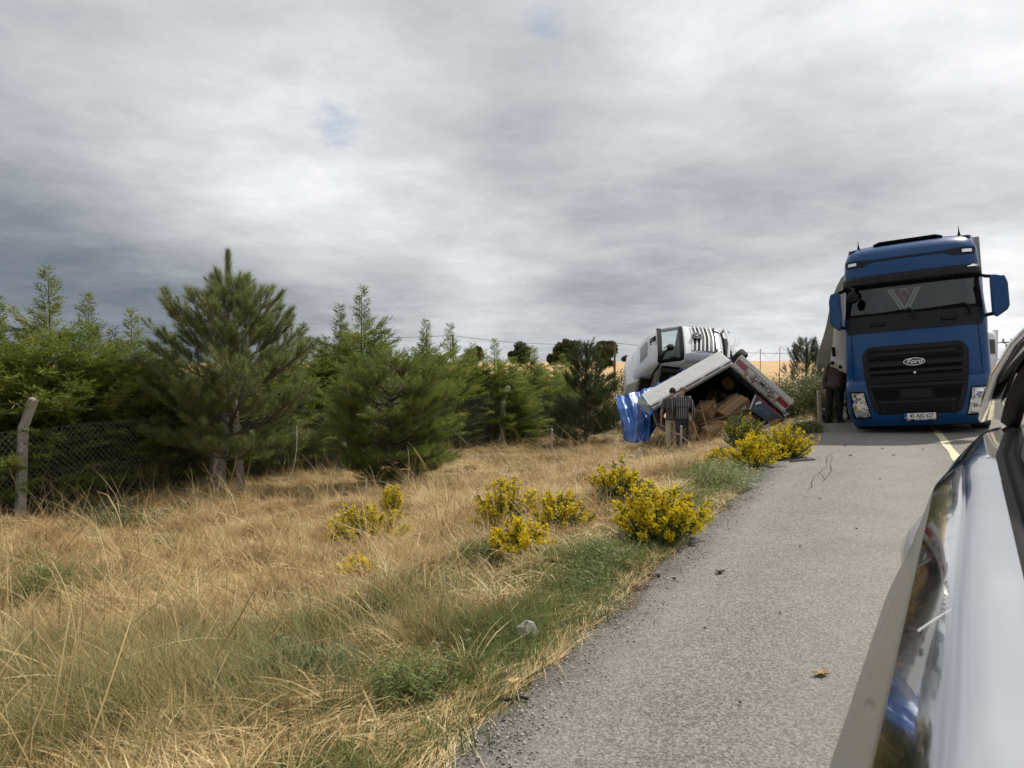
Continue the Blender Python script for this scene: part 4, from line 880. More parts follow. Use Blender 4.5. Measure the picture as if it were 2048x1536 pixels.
# headlights
for s in (-1,1):
    f=lambda a,b: (min(s*a,s*b),max(s*a,s*b))
    fr_=cb.patch([(.36,*f(.80,1.13)),(.55,*f(.83,1.165)),(.88,*f(.90,1.175)),(.90,*f(.90,1.17))],.010,.02,8,nz=3).build('headlight',M_void,truck,smooth=True)
    cb.patch([(.39,*f(.82,1.09)),(.52,*f(.845,1.125)),(.66,*f(.875,1.14)),(.70,*f(.895,1.10)),(.76,*f(.90,1.14)),(.87,*f(.915,1.15))],.026,.02,10,nz=3).build('lens',M_lamp,fr_,smooth=True)
    for z,xm,ww,hh in ((.82,1.02,.14,.055),(.60,1.04,.11,.12),(.46,.95,.15,.075)):
        cb.patch([(z-hh/2,*f(xm-ww/2,xm+ww/2)),(z+hh/2,*f(xm-ww/2+.01,xm+ww/2))],.034,.012,4).build('reflector',M_led,fr_)
    cb.patch([(.585,*f(.86,1.0)),(.625,*f(.9,1.08)),(.66,*f(.93,1.1))],.036,.01,4).build('daylight_strip',M_cloth,fr_)
    # mirrors
    w0=1.26 if s>0 else 1.19; mm=MB(); kx=.86 if s>0 else .66; 
    pts=[(w0+.10,2.18),(w0+.14,2.14),(w0+.34,2.26),(w0+.385,2.34),(w0+.38,2.76),(w0+.33,2.90),(w0+.10,2.94),(w0+.06,2.88),(w0+.06,2.24)]
    poly=[(s*(w0+.06+(a-w0-.06)*kx),b) for a,b in pts]; 
    if s<0: poly=poly[::-1]
    mm.prism(poly,-.0,.22,Matrix(((1,0,0),(0,0,1),(0,1,0))),(0,.22,0)); mr=mm.build('mirror',M_blue,truck,bevel=.03)
    mm=MB(); mm.prism([(a*.985+s*.02,2.54+(b-2.54)*.93) for a,b in poly],.0,.03,Matrix(((1,0,0),(0,0,1),(0,1,0))),(0,.425,0)); mm.build('mirror_glass',M_dglass,mr)
    mm=MB(); mm.tube([(s*1.18,.55,2.98),(s*1.26,.38,2.93),(s*(w0+.15),.34,2.90)],.035,6); mm.build('mirror_arm',M_blk,mr); mm=MB(); mm.tube([(s*1.2,.55,2.20),(s*1.26,.42,2.21),(s*(w0+.14),.34,2.22)],.035,6); mm.build('mirror_arm',M_blk,mr)
    # side window, door shut lines, steps
    mm=MB(); mm.hexa([(s*1.246,.85,2.30),(s*1.249,1.75,2.30),(s*1.236,1.75,2.30),(s*1.23,.85,2.30),(s*1.212,1.02,2.92),(s*1.215,1.75,2.92),(s*1.19,1.75,2.92),(s*1.19,1.02,2.92)]); mm.build('side_window',M_dglass,truck)
    for yy in (.8,1.85): mm=MB(); mm.box((s*1.254,yy,1.7),(.006,.02,1.25)); mm.build('door_gap',M_void,truck)
    mm=MB(); mm.box((s*1.27,1.65,1.85),(.03,.18,.04)); mm.build('door_handle',M_blk,truck,bevel=.01)
    mm=MB(); mm.box((s*1.10,1.38,.42),(.34,1.15,.05)); mm.build('step',M_blk,truck)
    wheel(truck,Vector((s*1.04,1.42,.505)),.505,.33); wheel(truck,Vector((s*.95,5.1,.505)),.505,.60)
# bumper skirt, wipers, cowl handles, ramp mirror
m=MB(); low=Cab([(.16,.22),(.20,.13),(.235,.09)],[(.16,1.1),(.20,1.17),(.235,1.19)],.5,5); low.patch([(.165,-1.08,1.08),(.20,-1.15,1.15),(.233,-1.17,1.17)],0,.1,24,m); m.build('bumper_lip',M_blk,truck,smooth=True)
cb.patch([(.315,-1.19,1.19),(.335,-1.20,1.20),(.35,-1.2,1.2)],.016,.02,26).build('bumper_step',M_blue,truck,smooth=True)
m=MB(); m.box((0,1.6,.42),(1.5,2.2,.4)); m.box((0,4,.75),(.9,5.5,.3)); m.build('chassis',M_void,truck)
for x0,x1 in ((.06,-.62),(.98,.08)):
    m=MB(); m.tube([cb.pt(x0,2.24,.05),cb.pt(x0-.03,2.40,.06),cb.pt(x0-.10,2.46,.05)],.022,6); m.tube([cb.pt(x0-.08,2.455,.045),cb.pt((x0+x1)/2,2.43,.03),cb.pt(x1,2.41,.025)],.012,5); m.build('wiper',M_blk,truck)
for x in (-.58,.62):
    a=cb.patch([(2.16,x-.13,x+.13),(2.235,x-.13,x+.13)],.028,.01,5).build('cowl_recess',M_void,truck); cb.patch([(2.19,x-.11,x+.11),(2.225,x-.11,x+.11)],.045,.02,5).build('cowl_grip',M_gry,a)
m=MB(); m.tube([cb.pt(-1.1,3.02,.1),cb.pt(-.98,2.95,.20),cb.pt(-1.0,2.86,.26)],.03,6); m.tube([cb.pt(-1.08,2.90,.04),cb.pt(-.95,2.98,.1)],.02,6); m.lathe([(0,-.05),(.10,-.05),(.12,0),(.09,.06),(0,.08)],cb.pt(-.99,2.77,.27),Matrix.Rotation(R(80),3,'X')@Matrix.Scale(1,3),16); m.build('ramp_mirror',M_blk,truck,smooth=True)
# pennant with crescent and star
pn=empty('pennant',(0,0,0),0,'triangular red pennant with white crescent and star hanging in the blue lorry windscreen','pennant'); pn.matrix_world=TRM
pc=Vector((-.10,.34,2.80)); PF=frame(Vector((1,0,0)),Vector((0,.10,.995)),Vector((0,-.995,.10)),pc)
def flat(name,poly,z,mt,th=.002): m=MB(); m.prism(poly,z,z+th,PF.to_3x3(),pc); return m.build(name,mt,pn)
flat('border',[(-.30,.08),(0,-.50),(.30,.08)],0,M_cloth,.004); flat('trim',[(-.255,.07),(0,-.425),(.255,.07)],.004,M_greentrim); flat('border_inner',[(-.235,.07),(0,-.385),(.235,.07)],.006,M_cloth); flat('field',[(-.19,.07),(0,-.30),(.19,.07)],.008,M_red)
cres=[(.075*math.cos(a),.075*math.sin(a)-.005) for a in np.linspace(R(-65),R(245),26)]+[(.060*math.cos(a),.060*math.sin(a)+.012-.028) for a in np.linspace(R(240),R(-60),26)]
flat('crescent',cres,.0105,M_cloth); flat('star',[(x,y-.125) for x,y in star_poly(5,.032,.013)],.0105,M_cloth)
# ---------------------------------------------------------------- its semi trailer with the loosened curtain
M_tarp=mat('white_tarpaulin',(.86,.855,.84),.55,var=.03,vscale=2,dirt=((.6,.56,.5),2.2,.5))
_n=M_tarp.node_tree; _p=_n.nodes['Principled BSDF']; _t=_n.nodes.new('ShaderNodeBsdfTranslucent'); _t.inputs[0].default_value=(.75,.73,.68,1); _x=_n.nodes.new('ShaderNodeMixShader'); _x.inputs[0].default_value=.4
_n.links.new(_p.outputs[0],_x.inputs[1]); _n.links.new(_t.outputs[0],_x.inputs[2]); _n.links.new(_x.outputs[0],_n.nodes['Material Output'].inputs[0])
M_grey=mat('grey_tarpaulin',(.34,.345,.34),.6,var=.08,vscale=2,dirt=((.2,.18,.15),2,.8))
trl=empty('semi_trailer',(0,0,0),0,'grey semi trailer behind the blue lorry with its white side curtain bulging open','trailer'); trl.matrix_world=TRM
m=MB(); m.box((.02,2.70,2.55),(2.56,.06,2.86)); m.build('front_wall',M_grey,trl,bevel=.02)
m=MB(); m.box((1.285,8.6,2.6),(.02,11.8,2.5)); m.build('curtain',M_grey,trl); m=MB(); m.box((0,8.6,3.98),(2.56,11.8,.05)); m.build('roof',M_grey,trl)
m=MB(); m.box((0,8.6,1.13),(2.54,11.8,.14)); m.box((-1.25,2.72,2.5),(.08,.08,2.8)); m.box((1.25,2.72,2.55),(.09,.09,2.9)); m.build('frame',M_steel,trl)
for yy in (10.2,11.5,12.8):
    for s in (-1,1): wheel(trl,Vector((s*1.05,yy,.5)),.5,.38)
G=[]; 
for v in np.linspace(0,1,16):
    row=[]
    for u in np.linspace(0,1,22):
        yy=2.62+u*3.6; x=-1.30-(.84*v**.62)*(1-.55*u*u)-.03*math.sin(u*17+v*3)*v-.05*math.sin(v*9+u*4)*v; z=3.62-2.25*v+.12*v*math.sin(u*7)-.25*u*v
        row.append(Vector((x,yy+.18*v*(1-u),z)))
    G.append(row)
m=MB(); m.grid(G); c=m.build('loose_curtain',M_tarp,trl,smooth=True); sm=c.modifiers.new('solid','SOLIDIFY'); sm.thickness=.006
G=[]
for v in np.linspace(0,1,14):
    row=[]
    for u in np.linspace(0,1,10):
        xl=-1.30-(.52*v**.7); x=-1.24+(xl+1.24)*u; row.append(Vector((x,2.55-.10*v-.06*math.sin(u*6+v*5)*v+.05*abs(math.sin(v*10))*(v>.55),3.62-2.38*v+.16*u*v-.05*v*math.sin(u*5))))
    G.append(row)
m=MB(); m.grid(G); fl=m.build('curtain_flap',M_tarp,trl,smooth=True); sm=fl.modifiers.new('solid','SOLIDIFY'); sm.thickness=.006
for x,z in ((-1.36,1.36),(-1.58,1.42),(-1.75,1.52)):
    m=MB(); m.lathe([(0,0),(.045,0),(.045,.012),(0,.014)],(x,2.43,z),Matrix.Rotation(R(90),3,'X'),12); m.build('eyelet',M_void,trl)
m=MB(); m.box((-1.70,2.40,1.78),(.07,.03,.22)); m.build('buckle',M_void,trl)
m=MB(); m.box((-1.45,2.46,1.62),(.42,.02,.02)); m.box((-1.40,2.48,1.33),(.32,.03,.05)); m.build('hem_bar',M_tarp,trl)
# ---------------------------------------------------------------- overturned trailer
M_dirtywhite=mat('worn_white_panel',(.54,.54,.525),.5,var=.10,vscale=3,dirt=((.36,.34,.31),5,1.3),bump=.2,bscale=30)
M_ply=mat('plywood_dark',(.075,.060,.045),.8,var=.3,vscale=5)
M_brown=mat('brown_panel',(.17,.13,.09),.8,var=.25,vscale=4,dirt=((.08,.06,.04),3,1.2))
M_alu=mat('aluminium_rail',(.42,.42,.42),.45,metal=.6,dirt=((.2,.18,.16),8,1.5))
M_redlamp=mat('red_lamp',(.26,.008,.012),.2,coat=1,var=.3,vscale=30)
M_amber=mat('amber_lamp',(.40,.14,.02),.25,coat=1)
T=P(1461,729,21.2); Rr=P(1573,829,20.6); Ll=P(1308,816,20.4)
E1=Rr-T; E2=Ll-T
W=Vector((.250,.967,-.045)).normalized()
wt=empty('overturned_trailer',T,0,'overturned white trailer with open rear end spilling cardboard boxes','trailer')
def tp(a,b,c=0.0,o=0.0): return E1*a+E2*b+W*c+gdir*o      # local to T
gdir=(E1.cross(W)).normalized(); gdir=-gdir if gdir.dot(E2)>0 else gdir   # outward from the floor (up right)
edir=(E2.cross(W)).normalized(); edir=-edir if edir.dot(E1)>0 else edir   # outward from the upper side wall (up left)
def quadslab(name,pts,d,th,mt,parent=wt,bevel=0):
    m=MB(); m.hexa([p for p in pts]+[p+d*th for p in pts]); return m.build(name,mt,parent,bevel=bevel)
D=5.6
quadslab('floor',[tp(0,0,.05),tp(1.03,0,.05),tp(1.03,0,D),tp(0,0,D)],gdir,.12,M_ply)
quadslab('upper_side',[tp(0,0,.05),tp(0,1,.05),tp(0,1,D),tp(0,0,D)],edir,.04,M_ply)
quadslab('lower_side',[tp(1,0,.3),tp(1,.95,.3),tp(1,.95,D),tp(1,0,D)],-edir,.04,M_ply)
quadslab('end_wall',[tp(0,0,D),tp(1,0,D),tp(1,1,D),tp(0,1,D)],W,.05,M_ply)
# crumpled brown roof sheet below the door's lower corner
G=[]
for i,u in enumerate(np.linspace(0,1,12)):
    row=[]
    for j,v in enumerate(np.linspace(0,1,10)):
        p=tp(.02+.62*u,1.03+.03*math.sin(u*5)-.10*u*u,.0+2.2*v); p=p+Vector((-.18*math.sin(u*3.1)*(1-v*.3)+.1*v,-.12*math.sin(u*4+v*3),-.05-.10*math.sin(v*5+u*3))); row.append(p)
    G.append(row)
m=MB(); m.grid(G); o=m.build('roof_sheet',M_brown,wt,smooth=True); o.modifiers.new('solid','SOLIDIFY').thickness=.015
# open rear door folded over the upper side wall, with ribs
Q=(W*.93+edir*.40+Vector((-.12,0,0))).normalized()*.92
dn=Q.cross(E2).normalized(); dn=dn if dn.dot(edir)>0 else -dn
o0=edir*.06
door=quadslab('rear_door',[tp(-.005,-.02)+o0,tp(-.005,1.03)+o0,tp(-.005,1.03)+o0+Q,tp(-.005,-.02)+o0+Q],dn,.05,M_dirtywhite,bevel=.008)
for i in range(1,12):
    q=i/12; m=MB(); a=tp(-.005,-.0)+o0+Q*q+dn*.05; b=tp(-.005,1.01)+o0+Q*q+dn*.05; m.tube([a,b],.006,4); m.build('door_rib',M_dirtywhite,door)
m=MB(); m.tube([tp(-.005,-.02)+o0+dn*.03,tp(-.005,1.03)+o0+dn*.03],.05,6); m.build('door_edge',M_alu,door)
for b_ in (.1,.36,.62,.9):
    m=MB(); a=tp(-.005,b_-.025)+o0; m.hexa([a-Vector((0,.06,.05))+q for q in (Vector((0,0,0)),E2*.05,E2*.05+Vector((0,.02,0)),Vector((0,.02,0)))]+[a-Vector((0,.06,-.04))+q for q in (Vector((0,0,0)),E2*.05,E2*.05+Vector((0,.02,0)),Vector((0,.02,0)))]); m.build('hinge',M_platewhite,door)
# small second leaf hanging at the lower end
quadslab('door_leaf',[tp(-.02,1.03)+o0*1.0,tp(.10,1.10)+o0,tp(.02,1.13)+o0+Q*.75,tp(-.06,1.05)+o0+Q*.85],dn,.03,M_alu)
# rear frame bars
m=MB()
def bar(a,b,r): m.tube([a,b],r,6)
bar(tp(0,-.02),tp(0,1.03),.06); bar(tp(-.02,0),tp(1.02,0),.06); bar(tp(1,0),tp(1,.98),.05); m.build('rear_frame',M_alu,wt)
m=MB(); Bq=P(1398,851,20.6)-T; Cq=P(1499,816,20.2)-T; bar(Bq,Cq,.028); bar(Cq,P(1512,788,20.3)-T,.022); m.build('frame_rail',M_brown,wt)
m=MB(); r_=random.Random(8)
for i in range(9):
    a=tp(.05+.1*i,.03,.0)+Vector((0,-.05,0)); bar(a,a+E1*.12+Vector((0,-.05,r_.uniform(-.16,-.04))),.035)
bar(tp(.05,.05,.1),tp(.95,.06,.1),.07); m.build('torn_seal',M_blk,wt)
# lamp beam
fn=E1.cross(E2).normalized(); fn=fn if fn.y<0 else -fn           # towards camera
def beam(name,pxs,Y0,Y1,depth,mt,parent=wt,bevel=.0):
    p=[P(x,y,Y0 if i in (0,3) else Y1)-T for i,(x,y) in enumerate(pxs)]; m=MB(); m.hexa([q-fn*depth for q in p]+p); return m.build(name,mt,parent,bevel=bevel),p
lb,bp=beam('lamp_beam',[(1465,730),(1568,823.5),(1579,812.5),(1476,717)],20.9,20.35,.10,M_dirtywhite,bevel=.01)
ub,up_=beam('underrun_bar',[(1476.5,714),(1583,809),(1589,802),(1484,709.5)],21.2,20.6,.12,M_dirtywhite,bevel=.01)
def bl(u,v): # bilinear on the beam, u along T->R, v across towards underrun bar
    return bp[0]*(1-u)*(1-v)+bp[1]*u*(1-v)+bp[2]*u*v+bp[3]*(1-u)*v+fn*.004
def lq(name,u0,u1,v0,v1,mt,th=.03): m=MB(); q=[bl(u0,v0),bl(u1,v0),bl(u1,v1),bl(u0,v1)]; m.hexa(q+[p+fn*th for p in q]); return m.build(name,mt,lb)
lq('tail_lamp',.015,.20,.42,.98,M_redlamp); lq('tail_lamp',.80,.985,.42,.98,M_redlamp)
bu=(bp[1]-bp[0]).normalized(); bv=(bp[3]-bp[0]); bv=(bv-bu*bv.dot(bu)).normalized()
BMX=lambda u,v,dz=.0: frame(-bu,-bv,fn,bl(u,v)+fn*dz)
for u,v,mt,rr in ((.235,.28,M_amber,.05),(.79,.32,M_amber,.05),(.335,.42,M_steel,.055),(.725,.42,M_steel,.055),(.38,.20,M_redlamp,.04),(.685,.20,M_redlamp,.04)):
    m=MB(); c=bl(u,v); m.lathe([(0,0),(rr*1.15,0),(rr,.03),(0,.035)],c,frame(bu,bv,fn,(0,0,0)).to_3x3(),16); m.build('lamp',mt,lb)
text_obj('lettering','SCHMITZ',.175,M_ink,lb,BMX(.525,.70,.004),.001,sx=1.0,bold=.003)
text_obj('lettering','CARGOBULL',.13,mat('faded_ink',(.22,.22,.22),.7),lb,BMX(.53,.30,.004),.001,sx=.92,bold=.001)
m=MB()
for u in (.1,.5,.9): m.tube([bl(u,.9)-fn*.06,bl(u,1.1)-fn*.08],.03,6)
m.build('bracket',M_steel,lb)
# wheels and chassis on the upturned underside
for c_ in (2.2,3.5):
    wheel(wt,tp(.02,0,c_,.28),.44,.30,E1.normalized())
m=MB()
for a in (.3,.7): m.tube([tp(a,0,.3,.2),tp(a,0,D,.2)],.10,6)
for c_ in (2.2,3.5): m.tube([tp(.05,0,c_,.28),tp(.9,0,c_,.28)],.07,8)
m.build('chassis_rail',M_void,wt)
# mudguard strips by the top corner
m=MB()
for i in range(5): m.tube([tp(-.02,-.0,.4+.12*i,.10+.05*i),tp(.07,0,.5+.12*i,.42+.03*i)],.05,5)
m.build('mudguard',M_blk,wt)
# printed board hanging in front of the lower corner
M_board=(lambda k:(k.L.new(k.mix(k.math('MULTIPLY',k.math('SUBTRACT',k.noise(9,6,.8,dist=1),.56),5.0,True),k.ramp(k.noise(3,4,.6),[(.3,(.02,.035,.075)),(.7,(.055,.085,.15))]),(.42,.45,.48)),k.b.inputs['Base Color']),k.m)[1])(NT('blue_board'))
bq=[P(1499,818,20.15),P(1546,851,20.0),P(1567,835,19.95),P(1511,787,20.25)]
pb=empty('printed_board',bq[0],0,'torn dark blue board with red and white edge leaning at the trailer lower corner','board')
bl2=[q-bq[0] for q in bq]; bn=(bl2[1]).cross(bl2[3]).normalized(); bn=bn if bn.y<0 else -bn
m=MB(); m.hexa([q-bn*.03 for q in bl2]+bl2); m.build('panel',M_board,pb)
def bb2(u,v,o=.004): return bl2[0]*(1-u)*(1-v)+bl2[1]*u*(1-v)+bl2[2]*u*v+bl2[3]*(1-u)*v+bn*o
def bq2(name,us,mt): 
    p=[bb2(*u) for u in us]; m=MB(); m.hexa(p+[q+bn*.006 for q in p]); return m.build(name,mt,pb)
bq2('red_edge',[(.02,.90),(.98,.90),(.98,.99),(.02,.99)],mat('red_print',(.30,.05,.06),.6,var=.4,vscale=12)); bq2('white_edge',[(.0,.0),(.035,.0),(.035,.9),(.0,.9)],M_cloth)
bq2('white_smear',[(.10,.5),(.14,.44),(.3,.8),(.2,.82)],M_cloth); bq2('white_smear',[(.42,.2),(.45,.2),(.47,.7),(.43,.7)],M_steel); bq2('orange_corner',[(.80,.0),(.99,.0),(.99,.55),(.93,.62)],mat('orange_print',(.42,.17,.02),.6,var=.3,vscale=9))
# cardboard boxes
M_card=mat('cardboard',(.30,.185,.095),.85,var=.14,vscale=3,bump=.15,bscale=80); M_card2=mat('cardboard_dark',(.22,.135,.07),.85,var=.18,vscale=3)
M_tape=mat('parcel_tape',(.42,.29,.15),.35)
bx0=None; rb=random.Random(12)
BIG=[(.60,.38,.45,(.82,.5,.5),(.35,-.62,.2),'largest cardboard box, crosswise below the trailer floor edge'),(.70,.72,.30,(.6,.42,.38),(.2,-.35,.5),'cardboard box with a pale label lying lowest behind the rail'),
(.42,.62,.75,(.6,.45,.42),(-.2,-.5,.9),'tilted cardboard box in the middle of the open trailer'),(.88,.42,.25,(.5,.4,.4),(.5,-.7,.1),'cardboard box beside the blue board'),(.30,.86,.25,(.5,.4,.38),(.1,.4,.3),'cardboard box right beneath the lower end of the open door')]
def carton(c,sz,rot,label,mt):
    t=empty('cardboard_box',(0,0,0),0,label,'box','cardboard boxes in the overturned trailer'); t.location=T+c; t.rotation_euler=rot
    m=MB(); m.box((0,0,0),sz); m.build('carton',mt,t,bevel=.012)
    m=MB(); m.box((0,0,0),(sz[0]+.004,.06,sz[2]+.004)); m.box((0,0,0),(sz[0]+.0045,.058,sz[2]*.0+.001)); m.build('tape',M_tape,t)
    if rb.random()<.7: m=MB(); m.box((sz[0]*.2,-sz[1]/2-.002,sz[2]*.15),(.15,.004,.11)); m.build('paper_label',M_cloth,t)
    return t
for a,b,c_,sz,rot,lab in BIG: carton(tp(a,b,c_),sz,rot,lab,M_card)
for i in range(34):
    a=rb.uniform(.12,.92); b=rb.uniform(.12,.95); c_=1.0+rb.uniform(0,2.8)
    if i<16: a=rb.uniform(.25,.9); b=rb.uniform(.3,1.0); c_=.55+rb.uniform(0,.7)
    elif i<20: a=.85-.12*(i-16)+rb.uniform(-.04,.04); b=.35+.14*(i-16); c_=.75+rb.uniform(0,.5)
    carton(tp(a,b,c_),(rb.uniform(.3,.55),rb.uniform(.25,.42),rb.uniform(.22,.38)),(rb.uniform(-.9,.9),rb.uniform(-.9,.9),rb.uniform(0,3)),'brown cardboard box jumbled among others deep inside the overturned trailer',M_card2 if i%2 else M_card)
# loose straps, torn cardboard and splinters at the open end
for i,(a,b,da) in enumerate(((.15,.06,.2),(.45,.10,-.1),(.72,.14,.25))):
    q=[tp(a,b,.02)+Vector((0,-.04,0)),tp(a,b,.02)+Vector((da*.3,-.10,-.25)),tp(a,b,.02)+Vector((da*.5,-.06,-.55)),tp(a,b,.02)+Vector((da,-.12,-.8))]
    m=MB(); m.tube(q,.014,4); m.build('strap',M_blk,wt)
rc=random.Random(31)
for i in range(9):
    x=1392+i*16+rc.uniform(-6,6); p=P(x,868+rc.uniform(-10,12)-max(0,(i-4)*3),19.6); p.z=max(p.z,gz(p.x,p.y)+.05); L=rc.uniform(.12,.3)
    m=MB(); m.grid([[(L*(u-.5),.25*L*math.sin(u*3+i),L*.7*(v-.3)+.1*L*u*v) for u in (0,.33,.66,1)] for v in (0,.5,1)]); o=m.build('cardboard_scrap',M_card); o.location=p; o.rotation_euler=(rc.uniform(-.9,.5),rc.uniform(-.6,.6),rc.uniform(0,3)); o.modifiers.new('solid','SOLIDIFY').thickness=.006
    tag(o,'torn scrap of brown cardboard on the ground before the open trailer','litter','cardboard scraps before the open trailer')
# ---------------------------------------------------------------- blue tarpaulin
k=NT('blue_tarpaulin'); k.b.inputs['Roughness'].default_value=.32; k.b.inputs['Coat Weight'].default_value=.3
k.L.new(k.ramp(k.noise(2.5,5,.6),[(.3,(.02,.095,.34)),(.7,(.045,.165,.52))]),k.b.inputs['Base Color']); k.bump(k.math('ADD',k.noise(5,5,.6,sc=(1,1,.25)),k.math('MULTIPLY',k.noise(22,4,.6),.35)),.4,.05); M_btarp=k.m
top=[(1372,738,22.4),(1345,753,22.3),(1318,767,22.2),(1290,778,21.9),(1258,787,21.5),(1232,792,21.8)]
mid=[(1364,760,22.3),(1342,776,22.1),(1318,792,21.9),(1294,806,21.4),(1266,815,20.9),(1236,818,21.1)]
bot=[(1354,788,22.2),(1334,805,22.0),(1312,822,21.5),(1300,840,20.9),(1272,850,20.4),(1243,848,20.7)]
hem=[(1342,812,22.1),(1322,838,21.6),(1306,864,20.9),(1296,882,20.4),(1264,887,20.1),(1246,879,20.6)]
rows=[]
for R_ in (top,mid,bot,hem): rows.append([P(*q) for q in R_])
def samp(rw,u): f=u*(len(rw)-1); i=min(int(f),len(rw)-2); return rw[i].lerp(rw[i+1],f-i)
G=[]
for v in np.linspace(0,1,40):
    f=v*3; i=min(int(f),2); row=[]
    for u in np.linspace(0,1,64):
        p=samp(rows[i],u).lerp(samp(rows[i+1],u),f-i); q=.5+.5*math.sin(math.pi*min(1,v*1.3)); 
        fo=(.050*math.sin(u*34+2*v)+.030*math.sin(u*63+v*4)+.022*math.sin(v*11+u*6)*(1-v)+.010*math.sin(v*27-u*15))
        row.append(p+Vector((-.2*fo,-fo,.5*fo*(1-v))))
    G.append(row)
org=G[0][0].copy(); m=MB(); m.grid([[q-org for q in r] for r in G]); tb_=m.build('tarpaulin',M_btarp,smooth=True); tb_.location=org; tb_.data.set_sharp_from_angle(angle=R(180)) 
tag(tb_,'crumpled blue tarpaulin draped over the overturned trailer beneath the cab','tarpaulin'); tb_.modifiers.new('sub','SUBSURF').render_levels=1
# ---------------------------------------------------------------- wrecked white cab
ray0=ray(1375,690); th=math.atan2(ray0.x,ray0.y); rv=Vector((math.cos(th),-math.sin(th),0)); fv=Vector((-math.sin(th),-math.cos(th),0)); uv=Vector((0,0,1))
def vw(r,u,f): return rv*r+uv*u+fv*f
zc_=vw(-.985,.10,.14).normalized(); xc_=vw(.06,.55,-.83); xc_=(xc_-zc_*xc_.dot(zc_)).normalized(); yc_=zc_.cross(xc_)
O=P(1394,676,28.6)-zc_*1.25
WC=frame(xc_,yc_,zc_,O)
wc=empty('wrecked_cab',(0,0,0),0,'white wrecked lorry cab lying on its side above the trailer','lorry'); wc.matrix_world=WC
M_silver=mat('silver_white_paint',(.56,.58,.61),.3,coat=.8,dirt=((.36,.34,.31),3,.8)); M_under=mat('shaded_side_paint',(.30,.33,.40),.35,coat=.4); M_cgrey=mat('corner_grey',(.34,.37,.42),.35,coat=.5)  # M_under is the cab paint with the lower side's shade in its colour
ac=Cab([(.28,.12),(.4,.02),(.8,0),(1.35,.02),(1.75,.06),(1.85,.09),(2.6,.30),(2.72,.30),(2.9,.42),(3.1,.66),(3.3,.98),(3.45,1.3),(3.52,1.6)],[(.28,1.1),(.4,1.2),(.8,1.25),(1.75,1.25),(2.6,1.22),(2.9,1.2),(3.1,1.16),(3.3,1.08),(3.45,1.0),(3.52,.9)],.5,5,.10)
zs=[.28,.34,.4,.6,.8,1.05,1.35,1.55,1.75,1.85,2.1,2.35,2.6,2.72,2.8,2.9,3.0,3.1,3.2,3.3,3.38,3.45,3.49,3.52]
ac.shell(zs,2.25,hole=(1.85,2.6),side=(1.85,2.6)).build('cab_body',M_silver,wc,smooth=True)
m=MB(); m.box((0,1.4,1.6),(2.1,1.4,.05)); m.box((-1.13,1.5,2.2),(.03,1.3,1.2)); m.box((0,2.18,2.2),(2.2,.05,1.2)); m.build('cabin_lining',M_interior,wc)
m=MB(); m.box((0,.75,1.75),(2.2,.5,.2)); m.build('dashboard',M_gry,wc,bevel=.04)
m=MB(); m.box((.55,1.95,2.35),(.95,.03,.62)); m.build('sky_glow_panel',mat('pale_green_sky_glow',(.45,.62,.57),.4),wc)  # added opaque pale panel, stands in for sky seen through the cab
for sx in (-.6,.6): m=MB(); m.box((sx,1.5,1.95),(.5,.5,.14)); m.box((sx,1.75,2.3),(.48,.14,.6)); m.build('seat',M_seat,wc,bevel=.05)
m=MB(); m.lathe([(0,-.16),(.17,-.1),(.20,.05),(.12,.16),(0,.2)],(-.72,.85,2.1),None,12); m.build('airbag',mat('pale_green_bag',(.40,.56,.54),.6),wc,smooth=True)
ring=[Vector((.6+.21*math.cos(a),.98+.1*math.sin(a),2.15+.18*math.sin(a))) for a in np.linspace(0,2*math.pi,22)]; m=MB(); m.tube(ring,.02,6); m.tube([(.6,.98,2.15),(.6,1.0,1.8)],.03,5); m.build('steering_wheel',M_blk,wc)
ac.patch([(1.85,-1.16,1.16),(2.1,-1.16,1.16),(2.35,-1.15,1.15),(2.6,-1.14,1.14)],.005,.005,18).build('windscreen',glass('wreck_glass',(.75,.86,.82),.02),wc,smooth=True)
m=MB(); ac.patch([(1.76,-1.18,1.18),(1.9,-1.17,1.17)],.012,.012,18,m); ac.patch([(2.56,-1.17,1.17),(2.72,-1.16,1.16)],.05,.05,18,m)
for s in (-1,1): ac.patch([(1.85,min(s*1.19,s*1.08),max(s*1.19,s*1.08)),(2.6,min(s*1.18,s*1.08),max(s*1.18,s*1.08))],.012,.012,4,m,nz=3)
m.build('windscreen_frame',M_void,wc,smooth=True)
wg=ac.patch([(.82,-.80,.80),(1.72,-.98,.98)],.02,.02,16,nz=4).build('front_flap',M_white,wc,smooth=True)
for i,z in enumerate((.62,.78,.93,1.08,1.23,1.38)):
    def chev(z,h,o,w,th): 
        mm=MB()
        for s in (-1,1):
            G=[]; 
            xs_=np.linspace(0.0,w*s,8); ac_=[[ac.pt(x,z-h/2-.05*(1-abs(x)/w),o) for x in xs_],[ac.pt(x,z+h/2-.05*(1-abs(x)/w),o) for x in xs_]]
            p=ac_[0]; q=ac_[1]; n_=len(p); vs_=p+q+[a+Vector((0,th,0)) for a in p]+[a+Vector((0,th,0)) for a in q]
            fs=[]
            for j in range(n_-1): fs+=[(j,j+1,n_+j+1,n_+j),(j,2*n_+j,2*n_+j+1,j+1),(n_+j,n_+j+1,3*n_+j+1,3*n_+j)]
            mm.add(vs_,fs)
        return mm
    chev(z,.085,.035,.82,.02).build('grille_gap',M_void if i%2==0 else M_gry,wc); chev(z+.072,.05,.06,.84,.05).build('grille_slat',M_white,wc)
q=ac.pt(0,1.27,.125); EM=frame(Vector((1,0,0)),Vector((0,0,1)),Vector((0,-1,0)),q); m=MB(); m.lathe([(0,-.05),(.20,-.05),(.20,.0),(0,.004)],q,EM.to_3x3(),28); em=m.build('emblem',M_void,wc)
